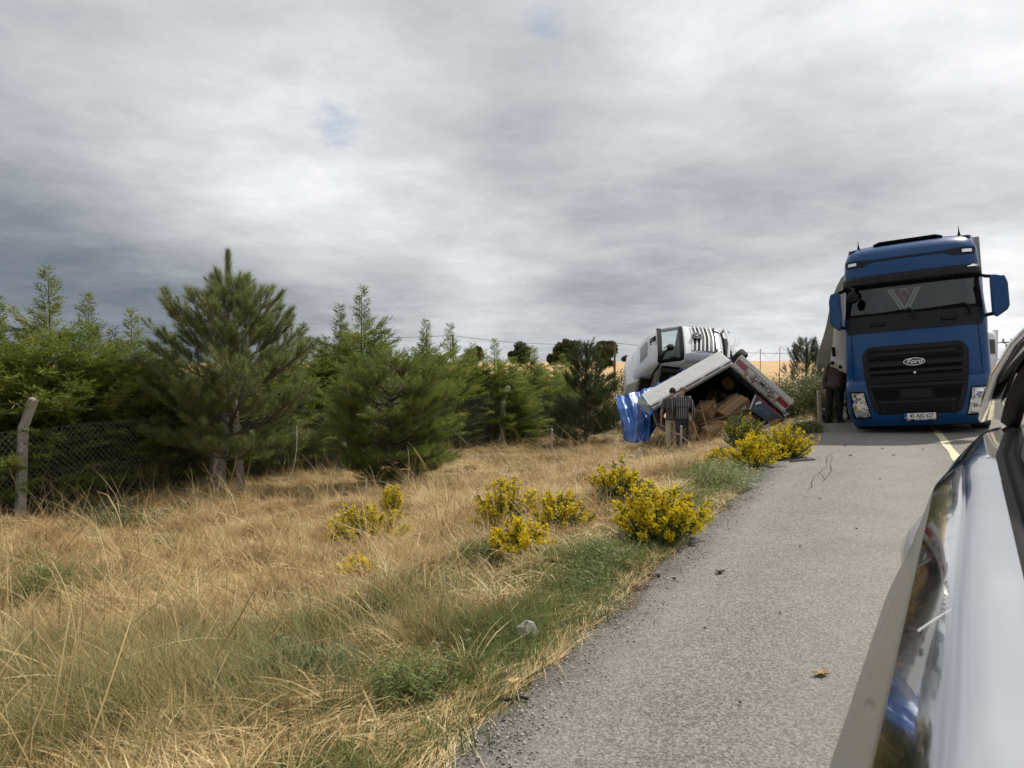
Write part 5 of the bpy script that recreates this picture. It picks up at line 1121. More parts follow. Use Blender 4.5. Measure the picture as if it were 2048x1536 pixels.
m=MB(); ringp=[EM@Vector((.185*math.cos(a),.185*math.sin(a),.004)) for a in np.linspace(0,2*math.pi,33)]; m.tube(ringp,.014,5); m.prism(star_poly(3,.18,.030),.003,.018,EM.to_3x3(),q); m.build('emblem_star',M_chrome,em)
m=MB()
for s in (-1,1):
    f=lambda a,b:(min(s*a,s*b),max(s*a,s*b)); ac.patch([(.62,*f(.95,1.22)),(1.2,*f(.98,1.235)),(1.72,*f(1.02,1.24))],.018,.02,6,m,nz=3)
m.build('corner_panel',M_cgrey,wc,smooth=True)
for s in (-1,1):
    f=lambda a,b:(min(s*a,s*b),max(s*a,s*b)); h=ac.patch([(.36,*f(.55,1.12)),(.55,*f(.6,1.18))],.03,.03,6).build('headlight',M_void,wc); ac.patch([(.39,*f(.62,1.08)),(.52,*f(.66,1.12))],.04,.01,6).build('lens',M_lamp,h)
m=MB(); m.tube([ac.pt(-.9,.30,-.1),ac.pt(-.95,.12,.12),ac.pt(-.2,.05,.16),ac.pt(.95,.10,.22),ac.pt(1.1,.25,.1)],.05,6); m.tube([ac.pt(.95,.10,.2),ac.pt(1.25,-.06,.3),ac.pt(1.3,-.2,.34)],[.07,.06,.03],6); m.build('bent_bumper',M_white,wc,smooth=True)
m=MB(); ac.patch([(.18,-.9,.95),(.30,-.95,1.0)],-.02,.1,8,m); m.build('bumper_opening',M_void,wc)
for x in (.15,-.02):
    m=MB(); m.tube([ac.pt(x,2.98,.02),ac.pt(x,2.98,.12),ac.pt(x,2.8,.14)],[.02,.025,.05],8); m.build('air_horn',M_void,wc)
rh=ac.patch([(3.08,-.55,.35),(3.16,-.62,.42),(3.30,-.62,.36)],.02,.03,8,nz=2).build('roof_hatch',M_dglass,wc)
m=MB(); m.hexa([(-1.12,1.45,3.30),(1.08,1.45,3.30),(1.12,2.4,3.34),(-1.16,2.4,3.34),(-1.0,1.85,3.74),(1.0,1.85,3.74),(1.0,2.45,3.78),(-1.05,2.45,3.78)]); m.build('roof_deflector',M_white,wc,bevel=.05)
# near (lower) side: sleeper window, door edge, mirror
m=MB(); m.hexa([(-1.232,1.0,2.75),(-1.232,2.22,2.75),(-1.2,2.22,2.75),(-1.2,1.0,2.75),(-1.13,1.3,3.28),(-1.13,2.22,3.28),(-1.09,2.22,3.28),(-1.09,1.3,3.28)]); m.build('side_shade_panel',M_under,wc)  # overlay panel that paints the shade onto the roof cap's lower side
m=MB(); m.box((-1.225,1.62,3.05),(.05,.75,.42)); m.build('sleeper_window',M_dglass,wc,bevel=.05)
m=MB(); m.tube([(-1.25,.48,2.62),(-1.255,1.0,2.82),(-1.255,2.2,2.95)],.035,5); m.build('door_edge',M_void,wc)
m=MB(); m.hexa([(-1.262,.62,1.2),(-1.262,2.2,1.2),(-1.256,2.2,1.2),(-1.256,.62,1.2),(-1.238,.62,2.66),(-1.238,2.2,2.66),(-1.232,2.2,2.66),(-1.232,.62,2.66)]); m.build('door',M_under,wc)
m=MB(); m.box((-1.255,1.05,2.2),(.03,.95,.68)); m.build('door_window',M_dglass,wc,bevel=.06)
m=MB(); m.box((-1.45,.72,2.2),(.26,.22,.70)); m.box((-1.42,.70,1.72),(.24,.2,.22)); m.build('mirror',M_blk,wc,bevel=.05)
m=MB(); m.tube([(-1.2,.45,2.62),(-1.25,.05,2.55),(-1.1,-.12,2.4)],.05,6); m.lathe([(0,-.1),(.13,-.08),(.13,.06),(0,.1)],(-1.05,-.15,2.33),Matrix.Rotation(R(70),3,'X'),14); m.build('ramp_mirror',M_blk,wc,smooth=True)
m=MB(); m.box((0,1.4,.2),(1.6,2.0,.5)); m.box((0,3.4,.3),(.9,3.0,.35)); m.build('chassis',M_void,wc)
for s in (-1,1): wheel(wc,Vector((s*1.03,1.35,.05)),.5,.33)
# ---------------------------------------------------------------- people
def skin_mesh(name,J,E,mt,parent,sub=2,root=0):
    me=bpy.data.meshes.new(name); me.from_pydata([j[:3] for j in J],E,[]); o=link(name,me,None,parent)
    md=o.modifiers.new('skin','SKIN'); md.use_smooth_shade=True
    for i,j in enumerate(J):
        sv=me.skin_vertices[0].data[i]; r=j[3]; sv.radius=(r if isinstance(r,tuple) else (r,r)); sv.use_root=(i==root)
    s=o.modifiers.new('sub','SUBSURF'); s.levels=sub; s.render_levels=sub
    bpy.context.view_layer.update(); dg=bpy.context.evaluated_depsgraph_get(); m2=bpy.data.meshes.new_from_object(o.evaluated_get(dg))
    o.modifiers.clear(); o.data=m2; m2.materials.clear(); m2.materials.append(mt); m2.polygons.foreach_set('use_smooth',[True]*len(m2.polygons)); return o
M_skin=mat('skin',(.42,.24,.17),.55,var=.08)
def person(p,rz,H,label,M_top,M_leg,M_hair,bend=.0,head=(.0,.06,-.02),arms=((-.27,.02,.62),(.27,.02,.62)),elb=((-.30,-.03,.86),(.30,-.03,.86)),sleeve=1.0,bald=False,stride=.06,shoe=None,width=1.0):
    """local: +y is forward (facing), heights as fraction-ish metres for 1.75 m"""
    k=H/1.75; t=empty('person',p,rz,label,'person'); t.scale=(k,k,k)
    def bz(x,y,z):   # bend torso forward about hips
        if z<=.95: return (x,y,z)
        d=z-.95; return (x,y+d*math.sin(bend),.95+d*math.cos(bend))
    w=width; J=[bz(0,0,.97)+((.13*w,.10),),bz(0,.0,1.15)+((.135*w,.10),),bz(0,-.01,1.35)+((.15*w,.105),),bz(0,0,1.46)+((.09,.07),),bz(0,.01,1.53)+((.052,.052),),
       bz(head[0]*.5,.02+head[1]*.5,1.60+head[2]*.5)+((.075,.08),),bz(head[0],.02+head[1],1.69+head[2])+((.078,.09),),bz(head[0],.02+head[1]*1.2,1.755+head[2])+((.05,.06),)]
    E=[(0,1),(1,2),(2,3),(3,4),(4,5),(5,6),(6,7)]
    def chain(par,pts):
        q=par
        for a in pts: J.append(a); E.append((q,len(J)-1)); q=len(J)-1
        return q
    hands=[]
    for s,i in ((-1,0),(1,1)):
        chain(0,[(s*.095,0,.88,.088),(s*.10,stride*s*.5,.50,.058),(s*.10,stride*s,.10,.042),(s*.105,stride*s+.10,.035,.036)])
        sh=bz(s*.185*w,0,1.42); hd=chain(2,[sh+(.052,),elb[i]+(.042,),arms[i]+(.030,)])
        a=Vector(arms[i]); d=(a-Vector(elb[i])).normalized(); pl=chain(hd,[tuple(a+d*.05)+(.026,)])
        sd=Vector((0,1,0)); nx=d.cross(sd).normalized()
        for f_ in range(4):
            b0=a+d*.09+sd*(.026-.0175*f_); L=(.07,.08,.075,.06)[f_]; chain(pl,[tuple(b0)+(.0095,),tuple(b0+d*L*.5-nx*s*.008)+(.0085,),tuple(b0+d*L*.9-nx*s*.022)+(.007,)])
        b0=a+d*.03+sd*.04; chain(pl,[tuple(b0)+(.011,),tuple(b0+d*.04+sd*.018)+(.009,)])
    body=skin_mesh('body',J,E,M_skin,t)
    # face parts
    hc=Vector(bz(head[0],.02+head[1],1.69+head[2])); fw=Vector((0,math.cos(bend),-math.sin(bend))); upv=Vector((0,math.sin(bend),math.cos(bend)))
    m=MB(); m.tube([hc+fw*.085+upv*.02,hc+fw*.112-upv*.02,hc+fw*.09-upv*.03],[.008,.016,.010],6); m.build('nose',M_skin,t,smooth=True)
    for s in (-1,1):
        m=MB(); m.lathe([(0,-.01),(.02,-.008),(.022,.004),(0,.008)],hc+Vector((s*.085,0,0)),Matrix.Rotation(R(90),3,'Y')@Matrix.Diagonal((1.5,.9,1)),10); m.build('ear',M_skin,t,smooth=True)
        m=MB(); m.lathe([(0,-.008),(.011,0),(0,.008)],hc+fw*.088+Vector((s*.032,0,0))+upv*.015,None,8); m.build('eye',M_ink,t)
    m=MB(); m.tube([hc+fw*.088-upv*.05+Vector((-.025,0,0)),hc+fw*.094-upv*.05,hc+fw*.088-upv*.05+Vector((.025,0,0))],.005,5); m.build('mouth',mat('lips',(.28,.10,.09),.6),t)
    # hair: cap of a slightly larger ellipsoid
    G=[]
    for i in range(9):
        ph=R(4+ (80 if bald else 112)*i/8); row=[]
        for j in range(25):
            a=2*math.pi*j/24; fr=math.sin(a); lim=ph*(1-.42*max(0,fr)) if not bald else ph
            row.append(hc+Vector((0,0,0))+Vector((.094*math.sin(lim)*math.cos(a),0,0))+fw*(.108*math.sin(lim)*math.sin(a)-.006)+upv*(.115*math.cos(lim)+.012))
        G.append(row)
    m=MB()
    if not bald: m.grid(G); m.build('hair',M_hair,t,smooth=True)
    else:
        G=[[hc+Vector((.096*math.sin(ph)*math.cos(a),0,0))+fw*(.108*math.sin(ph)*math.sin(a)-.006)+upv*(.10*math.cos(ph)+.01) for a in np.linspace(R(165),R(375),20)] for ph in np.linspace(R(62),R(118),6)]; m.grid(G); m.build('hair',M_hair,t,smooth=True)
    # clothes
    g=.016
    SJ=[bz(0,0,1.02)+((.178*w,.145),),bz(0,0,1.18)+((.176*w,.140),),bz(0,-.01,1.36)+((.188*w,.138),),bz(0,0,1.47)+((.10,.085),),bz(0,.005,1.515)+((.07,.07),),(0,0,.90,(.180*w,.150)),(0,0,.82,(.178*w,.150))]; SE=[(0,1),(1,2),(2,3),(3,4),(0,5),(5,6)]
    for s,i in ((-1,0),(1,1)):
        sh=bz(s*.185*w,0,1.42); b=len(SJ); SJ.append(sh+(.080,)); SE.append((2,b)); e=Vector(elb[i]); shv=Vector(sh)
        if sleeve>=1: SJ.append(tuple(e)+(.064,)); SE.append((b,b+1)); SJ.append(tuple(Vector(e).lerp(Vector(arms[i]),.95))+(.050,)); SE.append((b+1,b+2))
        else: SJ.append(tuple(shv.lerp(e,.85))+(.072,)); SE.append((b,b+1))
    skin_mesh('top',SJ,SE,M_top,t)
    TJ=[(0,0,1.06,(.155*w,.130)),(0,0,.93,(.168*w,.138))]; TE=[(0,1)]
    for s in (-1,1):
        b=len(TJ); TJ+=[(s*.095,0,.84,.118),(s*.10,stride*s*.5,.50,.088),(s*.10,stride*s*.95,.06,.076)]; TE+=[(1,b),(b,b+1),(b+1,b+2)]
    skin_mesh('trousers',TJ,TE,M_leg,t)
    for s in (-1,1):
        m=MB(); y0=stride*s; m.add([(s*.105-.05,y0-.08,0),(s*.105+.05,y0-.08,0),(s*.105+.055,y0+.12,0),(s*.105+.03,y0+.19,0),(s*.105-.03,y0+.19,0),(s*.105-.055,y0+.12,0),
            (s*.105-.042,y0-.07,.10),(s*.105+.042,y0-.07,.10),(s*.105+.045,y0+.08,.085),(s*.105+.025,y0+.17,.045),(s*.105-.025,y0+.17,.045),(s*.105-.045,y0+.08,.085)],[(5,4,3,2,1,0),(6,7,8,9,10,11)]+[(i,(i+1)%6,(i+1)%6+6,i+6) for i in range(6)])
        m.build('shoe',shoe or M_blk,t,bevel=.012)
    return t
def plaid():
    k=NT('plaid_shirt'); tc=k.new('ShaderNodeTexCoord'); sp=k.new('ShaderNodeSeparateXYZ'); k.L.new(tc.outputs['Object'],sp.inputs[0])
    def st(o,per,w): return k.math('LESS_THAN',k.math('ABSOLUTE',k.math('SUBTRACT',k.math('FRACT',k.math('MULTIPLY',o,1/per)),.5)),w)
    a=st(sp.outputs[0],.062,.16); b=st(sp.outputs[2],.062,.10); f=k.math('ADD',k.math('MULTIPLY',a,.75),k.math('MULTIPLY',b,.35),True)
    k.L.new(k.mix(f,(.018,.020,.032),(.34,.33,.33)),k.b.inputs['Base Color']); k.b.inputs['Roughness'].default_value=.9; return k.m
M_polo=mat('grey_polo',(.085,.082,.078),.9,var=.1); M_beige=mat('beige_trousers',(.42,.37,.29),.9,var=.08); M_navy=mat('navy_jeans',(.022,.032,.055),.9,var=.25,vscale=6)
M_jacket=mat('brown_jacket',(.075,.045,.045),.85,var=.2,vscale=10,bump=.5,bscale=26,bdist=.01); M_dkt=mat('black_trousers',(.012,.012,.014),.9); M_hairb=mat('dark_hair',(.02,.016,.013),.8); M_hairg=mat('grey_hair',(.22,.20,.18),.8)
def at(px,py,Y,z=None): p=P(px,py,Y); p.z=gz(p.x,p.y) if z is None else z; return p
p=P(1344,880,19.2); g_=gz(p.x,p.y); Hh=(P(1349,787,19.2).z-g_)
p.z=g_; person(p,R(-8),max(1.6,min(1.95,Hh/.965)),'man in grey polo shirt and beige trousers looking into the trailer',M_polo,M_beige,M_hairb,bend=.12,head=(.02,.06,-.03),sleeve=.5,arms=((-.30,.06,.80),(.24,.12,.84)),elb=((-.30,-.02,1.08),(.28,-.02,1.10)),width=1.05)
p=P(1364,880,19.0); g_=gz(p.x,p.y); Hh=(P(1369,787,19.0).z-g_); p.z=g_
person(p,R(-6),max(1.6,min(1.95,Hh/.965)),'grey haired man in dark plaid shirt and navy jeans beside the trailer',plaid(),M_navy,M_hairg,bend=.12,head=(.04,.05,-.03),arms=((-.24,.12,.86),(.31,.08,.76)),elb=((-.28,0,1.10),(.31,-.02,1.06)),bald=True,width=1.1)
p=at(1668,845,17.6,None); p.z=max(gz(p.x,p.y),-.06) if EDGE-(RN[0]*p.x+RN[1]*p.y)>0 else zroad(p.x,p.y)
person(p,R(-52),1.72,'man in brown quilted jacket and black trousers leaning under the white curtain',M_jacket,M_dkt,M_hairb,bend=.42,head=(.0,.10,-.05),arms=((-.26,.02,.78),(.26,.30,.98)),elb=((-.32,.10,1.02),(.30,.22,1.08)),width=1.12,stride=.09)
p=at(1689,838,18.5,None); p.z=zroad(p.x,p.y) if EDGE-(RN[0]*p.x+RN[1]*p.y)<=0 else max(gz(p.x,p.y),-.06)
person(p,R(-45),1.74,'person in dark clothes standing between the man in brown and the blue lorry',mat('dark_navy_top',(.014,.016,.022),.9),M_dkt,M_hairb,bend=.32,head=(.0,.10,-.04),arms=((-.22,.28,1.0),(.24,.30,1.0)),elb=((-.28,.18,1.12),(.28,.2,1.1)),stride=.07)
# ---------------------------------------------------------------- poles, lines
M_wood=mat('weathered_wood',(.11,.09,.075),.9,var=.3,vscale=6); M_line2=mat('dark_wire',(.03,.03,.033),.6)
def pole(px,py,pyb,Y,label,r=.11,cross=0):
    b=P(px,pyb,Y); top=P(px,py,Y); b.z=min(b.z,gz(b.x,b.y))-.2; t=empty('utility_pole',(b.x,b.y,b.z),0,label,'pole'); h=top.z-b.z
    m=MB(); m.tube([(0,0,0),(0,0,h)],[r*1.2,r*.8],7); m.build('shaft',M_wood,t)
    if cross:
        m=MB(); m.box((0,0,h-.15),(cross,.10,.10)); m.build('crossarm',M_wood,t)
        for s in (-.45,-.15,.15,.45):
            m=MB(); m.lathe([(0,0),(.05,0),(.07,.12),(.03,.25),(0,.26)],(s*cross,0,h-.10),None,8); m.build('insulator',M_blk,t)
    return Vector((b.x,b.y,b.z+h))
a1=pole(906,671,760,62,'utility pole rising among the hedge tips near the middle'); a2=pole(1229,686,760,60,'thin dark pole between the distant oaks and the wrecked cab',.10)
a0=P(-260,640,62); a3=P(1700,706,66)
def wire(pts,label,r=.018,sag=.5):
    m=MB(); o=pts[0]
    for a,b in zip(pts[:-1],pts[1:]):
        m.tube([a.lerp(b,i/14)-o+Vector((0,0,-sag*4*(i/14)*(1-i/14))) for i in range(15)],r,4)
    w=m.build('overhead_wire',M_line2); w.location=o; return tag(w,label,'wire')
wire([a0,P(360,664,62),a1,a2,a3],'single overhead wire strung along the poles behind the hedge',.022,.35)
wire([P(-260,680,64),P(120,690,64),P(420,676,63)],'lower overhead wire crossing the sky at the far left behind the conifers',.016,.2)
fp=[pole(1462,691,712,70,'leftmost thin pole in the wheat field right of the cab',.03),pole(1520.5,698,735,52,'tallest thin pole standing in the wheat field',.026),pole(1559.5,693,729,62,'rightmost thin pole in the wheat field',.03)]
wire([P(1440,690,74),fp[0],fp[1],fp[2],P(1640,686,70)],'faint slack wire between the thin poles in the wheat field',.010,.8)
pole(2029,681,760,60,'power pole with crossarm beyond the car roof pillar at the right',.10,2.2)
pole(2014,703,760,95,'farther pole just above the car roof pillar',.10)
# distant lorry behind the blue one (its mirror shows)
lo=P(1940,800,36); lo.z=zroad(lo.x,lo.y)-.2; lt=empty('white_lorry',lo,-R(33),'white lorry behind the blue one showing only its edge and black mirror','lorry')
ab=Cab([(.3,.1),(.5,0),(1.2,0),(1.7,.08),(2.5,.25),(2.8,.4),(2.95,.7)],[(.3,1.0),(.5,1.1),(1.7,1.1),(2.5,1.04),(2.8,.95),(2.95,.8)],.4,5)
ab.shell([.3,.5,.8,1.2,1.45,1.7,2.1,2.5,2.65,2.8,2.95],2.0).build('cab_body',M_white,lt,smooth=True)
ab.patch([(1.75,-1.0,1.0),(2.45,-.96,.96)],.01,.01,12,nz=3).build('windscreen',M_dglass,lt,smooth=True); ab.patch([(.9,-.7,.7),(1.3,-.7,.7)],.01,.01,8).build('grille',M_blk,lt)
for s in (-1,1):
    m=MB(); m.box((s*1.48,.3,2.0),(.17,.10,.36)); m.box((s*1.48,.3,1.68),(.17,.10,.18)); mi=m.build('mirror',M_blk,lt,bevel=.03); m=MB(); m.tube([(s*1.05,.5,2.28),(s*1.3,.32,2.30),(s*1.47,.3,2.18)],.02,5); m.build('mirror_arm',M_blk,mi); m=MB(); m.tube([(s*1.1,.5,1.5),(s*1.35,.32,1.5),(s*1.47,.3,1.6)],.02,5); m.build('mirror_arm',M_blk,mi)
    wheel(lt,Vector((s*.95,1.2,.45)),.45,.3); wheel(lt,Vector((s*.95,5,.45)),.45,.5)
m=MB(); m.box((0,4.6,1.9),(2.2,4.6,2.2)); m.build('cargo_box',M_white,lt,bevel=.03)
# ---------------------------------------------------------------- small things
M_stone=mat('pale_stone',(.40,.37,.32),.9,var=.2,vscale=9,bump=.7,bscale=12,bdist=.02); M_chip=mat('fresh_wood',(.62,.43,.20),.8,var=.15,vscale=20); M_leaf=mat('dry_leaf',(.40,.27,.10),.7,var=.25,vscale=30); M_stick=mat('dark_stick',(.035,.03,.028),.8)
def rock(px,py,w,label,seed,M=M_stone,hz=.7,sink=.2,name='stone'):
    p=hit(px,py); r=np.random.RandomState(seed); sz=w/F*p.y/2; m=MB(); n=10; prof=[]
    for i in range(7):
        ph=math.pi*i/6; prof.append((math.sin(ph),-math.cos(ph)))
    m.lathe([(max(a,.001)*sz,b*sz*hz) for a,b in prof],(0,0,sz*hz*(1-sink)),None,n); m.v=[tuple(np.array(v)*(1+.25*math.sin(v[0]*40/sz*.05+seed)+r.uniform(-.12,.12))) for v in m.v]
    o=m.build(name,M); o.location=p; o.rotation_euler=(0,0,seed); tag(o,label,'stone'); return o
rock(1053,1288,44,'pale stone in the grass near the asphalt edge',1,hz=.9); rock(1484,972,11,'small white stone at the asphalt edge below the far yellow bushes',2)
rock(1650,838,34,'whitish boulder at the feet of the man in brown',3,hz=.8); rock(1612,850,16,'small white rock left of the pale boulder',4); rock(1600,846,10,'tiny white rock beside the small white rock',5)
rock(760,1108,26,'flat grey stone half hidden right of the leftmost yellow bush',6,hz=.4); rock(762,1255,34,'brown clod in the grass hollow left of the pale stone',7,M=mat('soil_clod',(.13,.10,.07),.95,var=.3,bump=.8,bscale=20,bdist=.02),hz=.6)
def chip(px,py,L,w,rz,label,M=M_chip,name='wood_chip',cat='wood chip'):
    p=hit(px,py); s=p.y/F; m=MB(); m.add([(-L/2*s,-w/2*s,0),(L/2*s,-w*.3*s,0),(L/2*s,w*.4*s,.0),(-L/2*s,w/2*s,0),(-L/2*s,-w*.4*s,.02),(L*.42*s,-w*.25*s,.022),(L*.46*s,w*.3*s,.02),(-L*.48*s,w*.4*s,.024)],[(3,2,1,0),(4,5,6,7),(0,1,5,4),(1,2,6,5),(2,3,7,6),(3,0,4,7)])
    o=m.build(name,M); o.location=p+Vector((0,0,.012)); o.rotation_euler=(R(4),R(6),rz); return tag(o,label,cat)
chip(1029,1376,34,16,R(50),'larger fresh wood chip at the asphalt edge'); chip(948,1447,24,10,R(70),'smaller fresh wood chip at the asphalt edge')
def stick(pts,r,label,name='stick',cat='stick',M=M_stick):
    q=[hit(*a)+Vector((0,0,.015)) for a in pts]; m=MB(); m.tube([a-q[0] for a in q],r,6); o=m.build(name,M); o.location=q[0]; return tag(o,label,cat)
stick([(998,1411),(1020,1407),(1040,1401),(1058,1405)],.007,'black curved stick lying on the asphalt edge below the larger wood chip'); stick([(1296,1157),(1306,1155),(1320,1157)],.012,'dark stick fragment at the asphalt edge near the weeds'); stick([(1580,925),(1605,923),(1630,921)],.012,'long thin stick on the asphalt near the far yellow bushes')
stick([(1345,1162),(1352,1161)],.008,'tiny dark twig on the asphalt beside the stick fragment')
def leaf(px,py,w,rz,label,M=M_leaf,seed=1):
    p=hit(px,py); s=w/F*p.y/2; r=random.Random(seed); n=14; pts=[]
    for i in range(n): a=2*math.pi*i/n; q=s*(1 if i%2==0 else .62)*r.uniform(.75,1.1); pts.append((q*math.cos(a)*1.25,q*math.sin(a)*.75,.012+.25*s*abs(math.sin(a*1.5+seed))))
    m=MB(); m.add([(0,0,.006)]+pts,[(0,i+1,(i+1)%n+1) for i in range(n)]); o=m.build('dead_leaf',M); o.location=p; o.rotation_euler=(0,0,rz); o.modifiers.new('solid','SOLIDIFY').thickness=.002; return tag(o,label,'leaf')
leaf(1642,1353,34,.3,'tan dead leaf lying on the asphalt beside the car'); leaf(848,1527,40,1.2,'pale dead leaf on the asphalt edge at the bottom of the photo',seed=3); leaf(1440,1148,24,.5,'curled dark leaf in the middle of the near asphalt',mat('dark_leaf',(.06,.045,.03),.8),5); leaf(715,1470,32,2,'orange brown dead leaf in the grass at the bottom',mat('orange_leaf',(.42,.20,.06),.7),8)
for i,(x,y,w) in enumerate(((1690,893,7),(1765,898,8),(1700,912,9),(1787,912,7),(1846,900,6),(1600,1095,7),(1713,1060,6),(1760,960,5),(1480,1410,8),(1410,1260,6),(1640,1000,5),(1560,1230,6))):
    o=leaf(x,y,w,i,'',M_stick,i+11); o.name='bark_crumb'; o.data.name='bark_crumb'; tag(o,'dark crumb of bark scattered on the asphalt','crumb','bark crumbs scattered on the asphalt')
for x,y,w,h,lab,s_ in ((1277,884,16,18,'torn white plastic scrap standing in the grass left of the two men',1),(1262,880,10,9,'small white scrap left of the torn plastic',2),(1270,893,13,6,'flat white scrap lying below the torn plastic',3)):
    p=P(x,y,17.5); p.z=gz(p.x,p.y)+.15; q=17.5/F; r=random.Random(s_); m=MB(); m.grid([[(w*q*(u-.5)+r.uniform(-.02,.02),.06*math.sin(u*4+v*3),h*q*v*(1-.4*u)) for u in np.linspace(0,1,5)] for v in np.linspace(0,1,4)]); o=m.build('plastic_scrap',M_cloth); o.location=p; o.rotation_euler=(.2,0,s_); o.modifiers.new('solid','SOLIDIFY').thickness=.01; tag(o,lab,'litter')
def stake(px,pyt,pyb,Y,w,label,lean=0,M=M_conc):
    p=P(px,pyb,Y); g0=min(p.z,gz(p.x,p.y)); h=P(px,pyt,Y).z-g0; m=MB(); s=w/F*Y/2; m.hexa([(-s,-s,-.1),(s,-s,-.1),(s,s,-.1),(-s,s,-.1),(-s*.9+lean,-s,h),(s*.9+lean,-s,h-.02),(s*.9+lean,s,h),(-s*.9+lean,s,h+.02)]); o=m.build('stake',M,bevel=.01); o.location=(p.x,p.y,g0); return tag(o,label,'stake')
stake(1641,782,850,17.9,7,'pale concrete marker post left of the man in brown',-.06); stake(1361,852,896,18.6,4.5,'whitish stake before the legs of the man in plaid',.02,M_conc); stake(1104,858,885,21,4,'thin pale stake left of the dark pine'); stake(733,958,975,14,4,'thin white stake under the round bushy pine',0,M_cloth)
# hanging string on the big pine
q=P(594,850,13.2); m=MB(); m.tube([(0,0,0),(.0,-.02,-.4),(-.05,-.03,-.75),(-.17,-.02,-1.0)],.005,4); o=m.build('string',M_cloth); o.location=q; tag(o,'thin pale string hanging from the right boughs of the big pine','string')
# tall single stalks by the wreck and the fence
for i,(pts,lab) in enumerate((([(1432,905,17),(1415,860,17.1),(1400,800,17.3)],'long pale stalk leaning before the open trailer boxes'),([(1420,915,16),(1360,870,16.2),(1318,848,16.5)],'long pale stalk arching left before the two men'),([(1415,905,16.4),(1395,870,16.5),(1384,838,16.6)],'short pale stalk right of the man in plaid'),
    ([(255,1085,11),(232,1020,11),(215,990,11.1),(195,983,11.1)],'drooping oat stalk standing before the herb patch'),([(245,1060,11.4),(236,1010,11.4),(234,1000,11.4)],'brown seed head stalk standing before the hedge'))):
    q=[P(*a) for a in pts]; m=MB(); m.tube([a-q[0] for a in q],[.010]*(len(q)-1)+[.004],4)
    o=m.build('dry_stalk',mat('straw_stalk',(.5,.37,.2),.7)); o.location=q[0]; tag(o,lab,'stalk')
# ---------------------------------------------------------------- own car (flank beside the lens)
phi=R(31.5); dc=Vector((math.sin(phi),math.cos(phi),0)); nc=Vector((math.cos(phi),-math.sin(phi),0))
car=empty('grey_car',(0,0,0),0,'glossy dark grey car flank filling the lower right corner of the photo','car')
Cq0=Vector((0,0,CAMZ)); cb0=dc*1.6+nc*.5; car.location=(cb0.x,cb0.y,0)
def cp(t,L,H): return dc*t+nc*L+Vector((0,0,CAMZ-H))-cb0
def carpaint():
    k=NT('grey_car_paint'); b=k.b; b.inputs['Base Color'].default_value=(.54,.55,.57,1); b.inputs['Metallic'].default_value=1.0; b.inputs['Roughness'].default_value=.10; b.inputs['Coat Weight'].default_value=1; b.inputs['Coat Roughness'].default_value=.02
    f=k.math('MULTIPLY',k.math('SUBTRACT',k.noise(5,6,.7),.46),.5,True); k.L.new(k.math('ADD',k.math('MULTIPLY',f,.5),.09),b.inputs['Roughness']); return k.m
M_car=carpaint(); M_seal=mat('rubber_seal',(.016,.014,.013),.6,spec=.2,var=.2)
ts=[-1.0,-.6,-.3,0,.25,.5,.75,1.0,1.25,1.5,1.75,2.0,2.25,2.5,2.75,3.0,3.2,3.4,3.6,3.8,3.95,4.1,4.22,4.3,4.34]
def sec(t):
    dl=float(np.interp(t,[-1,2.2,3.2,3.8,4.1,4.25,4.35],[0,0,.0,.045,.09,.15,.40])); k=float(np.interp(t,[-1,1.2,2.75,4.0,4.35],[0,0,.05,.11,.12])) # belt rises
    kl=0
    return dl,k,kl
prof=[(.100,.418,1),(.085,.421,1),(.060,.424,1),(.030,.428,1),(.008,.434,1),(-.006,.441,.95),(-.014,.446,.9),(-.032,.461,.85),(-.061,.4895,.75),(-.093,.5215,.65),(-.0995,.529,.6),(-.1055,.547,.55),(-.135,.63,.4),(-.165,.72,.3),(-.203,.81,.2),(-.243,.90,.1),(-.258,.96,.05),(-.25,1.03,0),(-.16,1.15,0),(-.02,1.22,0)]
rows=[]
for t in ts:
    dl,k,kl=sec(t); rows.append([cp(t,L+dl*(1.0+.6*(h-.42)),h-k*w) for L,h,w in prof])
M_roadrefl=mat('lower_door_road_reflection',(.105,.10,.092),.33,coat=.25,spec=.6,dirt=((.20,.185,.16),6,1.0))  # greyer than the body paint to hold the road's reflection, plus random dust
m=MB(); m.grid([r[9:][::-1] for r in rows]); lw=m.build('lower_door',M_roadrefl,car,smooth=True); s_=lw.modifiers.new('sub','SUBSURF'); s_.levels=1; s_.render_levels=2
rows_all=rows; rows=[r[:10] for r in rows]
m=MB(); m.grid([r[::-1] for r in rows]); bd=m.build('body_side',M_car,car,smooth=True); bd.data.set_sharp_from_angle(angle=R(50))
s_=bd.modifiers.new('sub','SUBSURF'); s_.levels=1; s_.render_levels=2
cre=bd.data.attributes.new('crease_edge','FLOAT','EDGE')
nprof=10
for e in bd.data.edges:
    a,b=e.vertices
    if a%nprof==b%nprof and False: cre.data[e.index].value=.75
m=MB(); m.grid([[r[-1],r[-1]+nc*1.5] for r in rows_all]); m.add([],[]); m.build('floor_pan',M_void,car)
# window seals, glass, pillar
def strip(name,L0,H0,L1,H1,t0,t1,mt,rib=.0):
    G=[]
    for t in [x for x in ts if t0<=x<=t1]:
        dl,k,kl=sec(t); n_=7; G.append([cp(t,L0+(L1-L0)*i/n_+dl,H0+(H1-H0)*i/n_-k-rib*abs(math.sin(math.pi*2*i/n_))) for i in range(n_+1)])
    m=MB(); m.grid([g[::-1] for g in G]); return m.build(name,mt,car,smooth=True)
strip('window_seal',.098,.4185,.172,.412,-1,3.96,M_seal,.010)
strip('door_frame',.172,.412,.215,.36,-1,3.81,mat('frame_dark',(.016,.017,.02),.4,spec=.3))
strip('window_glass',.205,.372,.46,-.10,-1,3.81,mat('tinted_window',(.006,.007,.009),.03,coat=1))
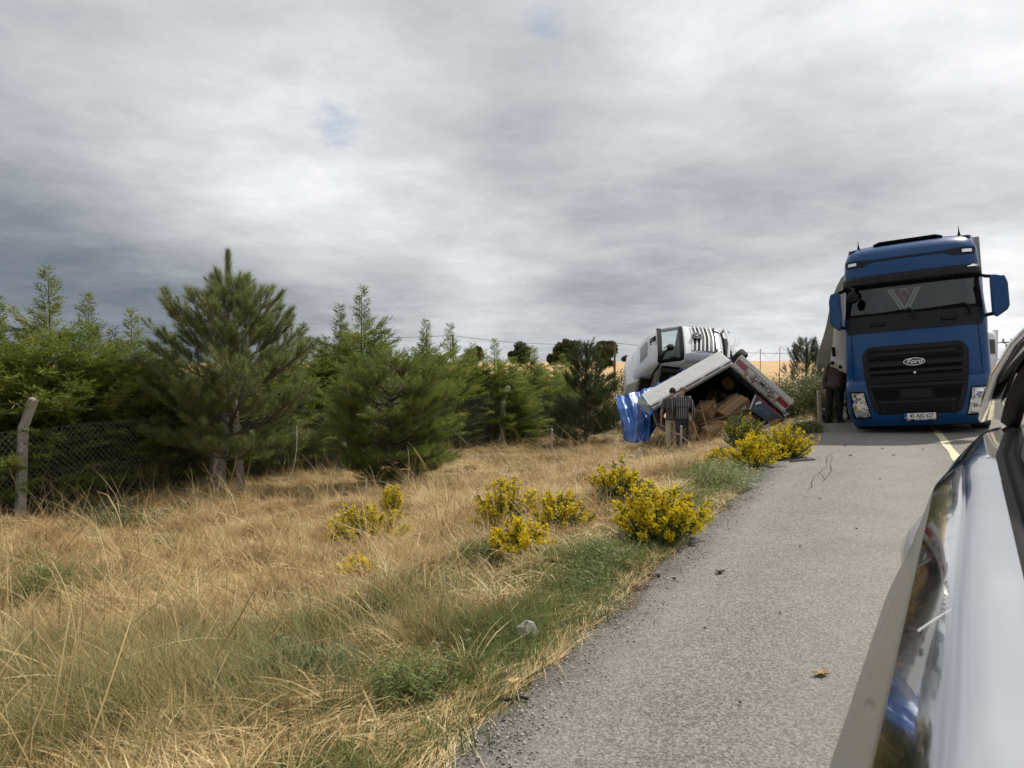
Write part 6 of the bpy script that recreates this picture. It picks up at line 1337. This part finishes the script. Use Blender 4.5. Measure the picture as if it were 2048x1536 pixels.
# rear pillar: from belt end up and forward to the roof
pa=[(4.20,.02,.30),(4.0,.03,.19),(3.7,.055,.07),(3.3,.10,-.05),(2.8,.17,-.15),(1.9,.26,-.21),(.6,.30,-.23),(-1,.30,-.23)]
G=[[cp(t,L+.10-.055,H),cp(t+.01,L+.10-.025,H-.012),cp(t+.02,L+.10+.01,H-.016),cp(t+.02,L+.13,H-.01)] for t,L,H in pa]; m=MB(); m.grid(G); o=m.build('pillar',M_car,car,smooth=True); o.modifiers.new('solid','SOLIDIFY').thickness=.02
G=[[cp(t,L+.125,H-.006),cp(t,L+.16,H+.02),cp(t,L+.19,H+.05)] for t,L,H in pa]; m=MB(); m.grid(G); o=m.build('pillar_seal',M_seal,car,smooth=True); o.modifiers.new('solid','SOLIDIFY').thickness=.012
G=[[cp(t,L+.14+w_*q,H-.03-.05*math.sin(q*3.14)) for q in np.linspace(0,1,6)] for (t,L,H),w_ in zip(pa[2:],(.2,.6,1.0,1.1,1.1,1.1))]; m=MB(); m.grid(G); m.build('roof',M_car,car,smooth=True)
G=[[cp(4.34-.3*q*q,.46+.9*q+.0,h) for q in np.linspace(0,1,5)] for h in (.25,.5,.9,1.2)]; m=MB(); m.grid(G); m.build('tail_panel',M_car,car,smooth=True)
# pale bead painted in as the door seam's highlight, then the wheel arch
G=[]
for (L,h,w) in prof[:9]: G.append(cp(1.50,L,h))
m=MB(); m.tube([g+Vector((0,0,.0015))-nc*.001 for g in G],.0055,8); m.build('seam_highlight',mat('seam_highlight_white',(.88,.88,.88),.5),car,smooth=True)
G=[]
for a in np.linspace(0,1,17):
    row=[]
    for b in np.linspace(0,1,11):
        t=3.0+.75*a; H=.60+.22*b; base=-.125-(.112)*(H-.64)/.26; bul=.055*(math.sin(math.pi*a)**.8)*(math.sin(math.pi*b)**.7)
        row.append(cp(t,base-.0*1+.012-bul,H))
    G.append(row)
m=MB(); m.grid(G); m.build('wheel_arch',M_silver,car,smooth=True)  # lighter paint than the body stands for the sky mirrored here
wheel(car,cp(3.35,.1,1.14),.33,.22,nc); wheel(car,cp(.1-.0,.1,1.14),.33,.22,nc)
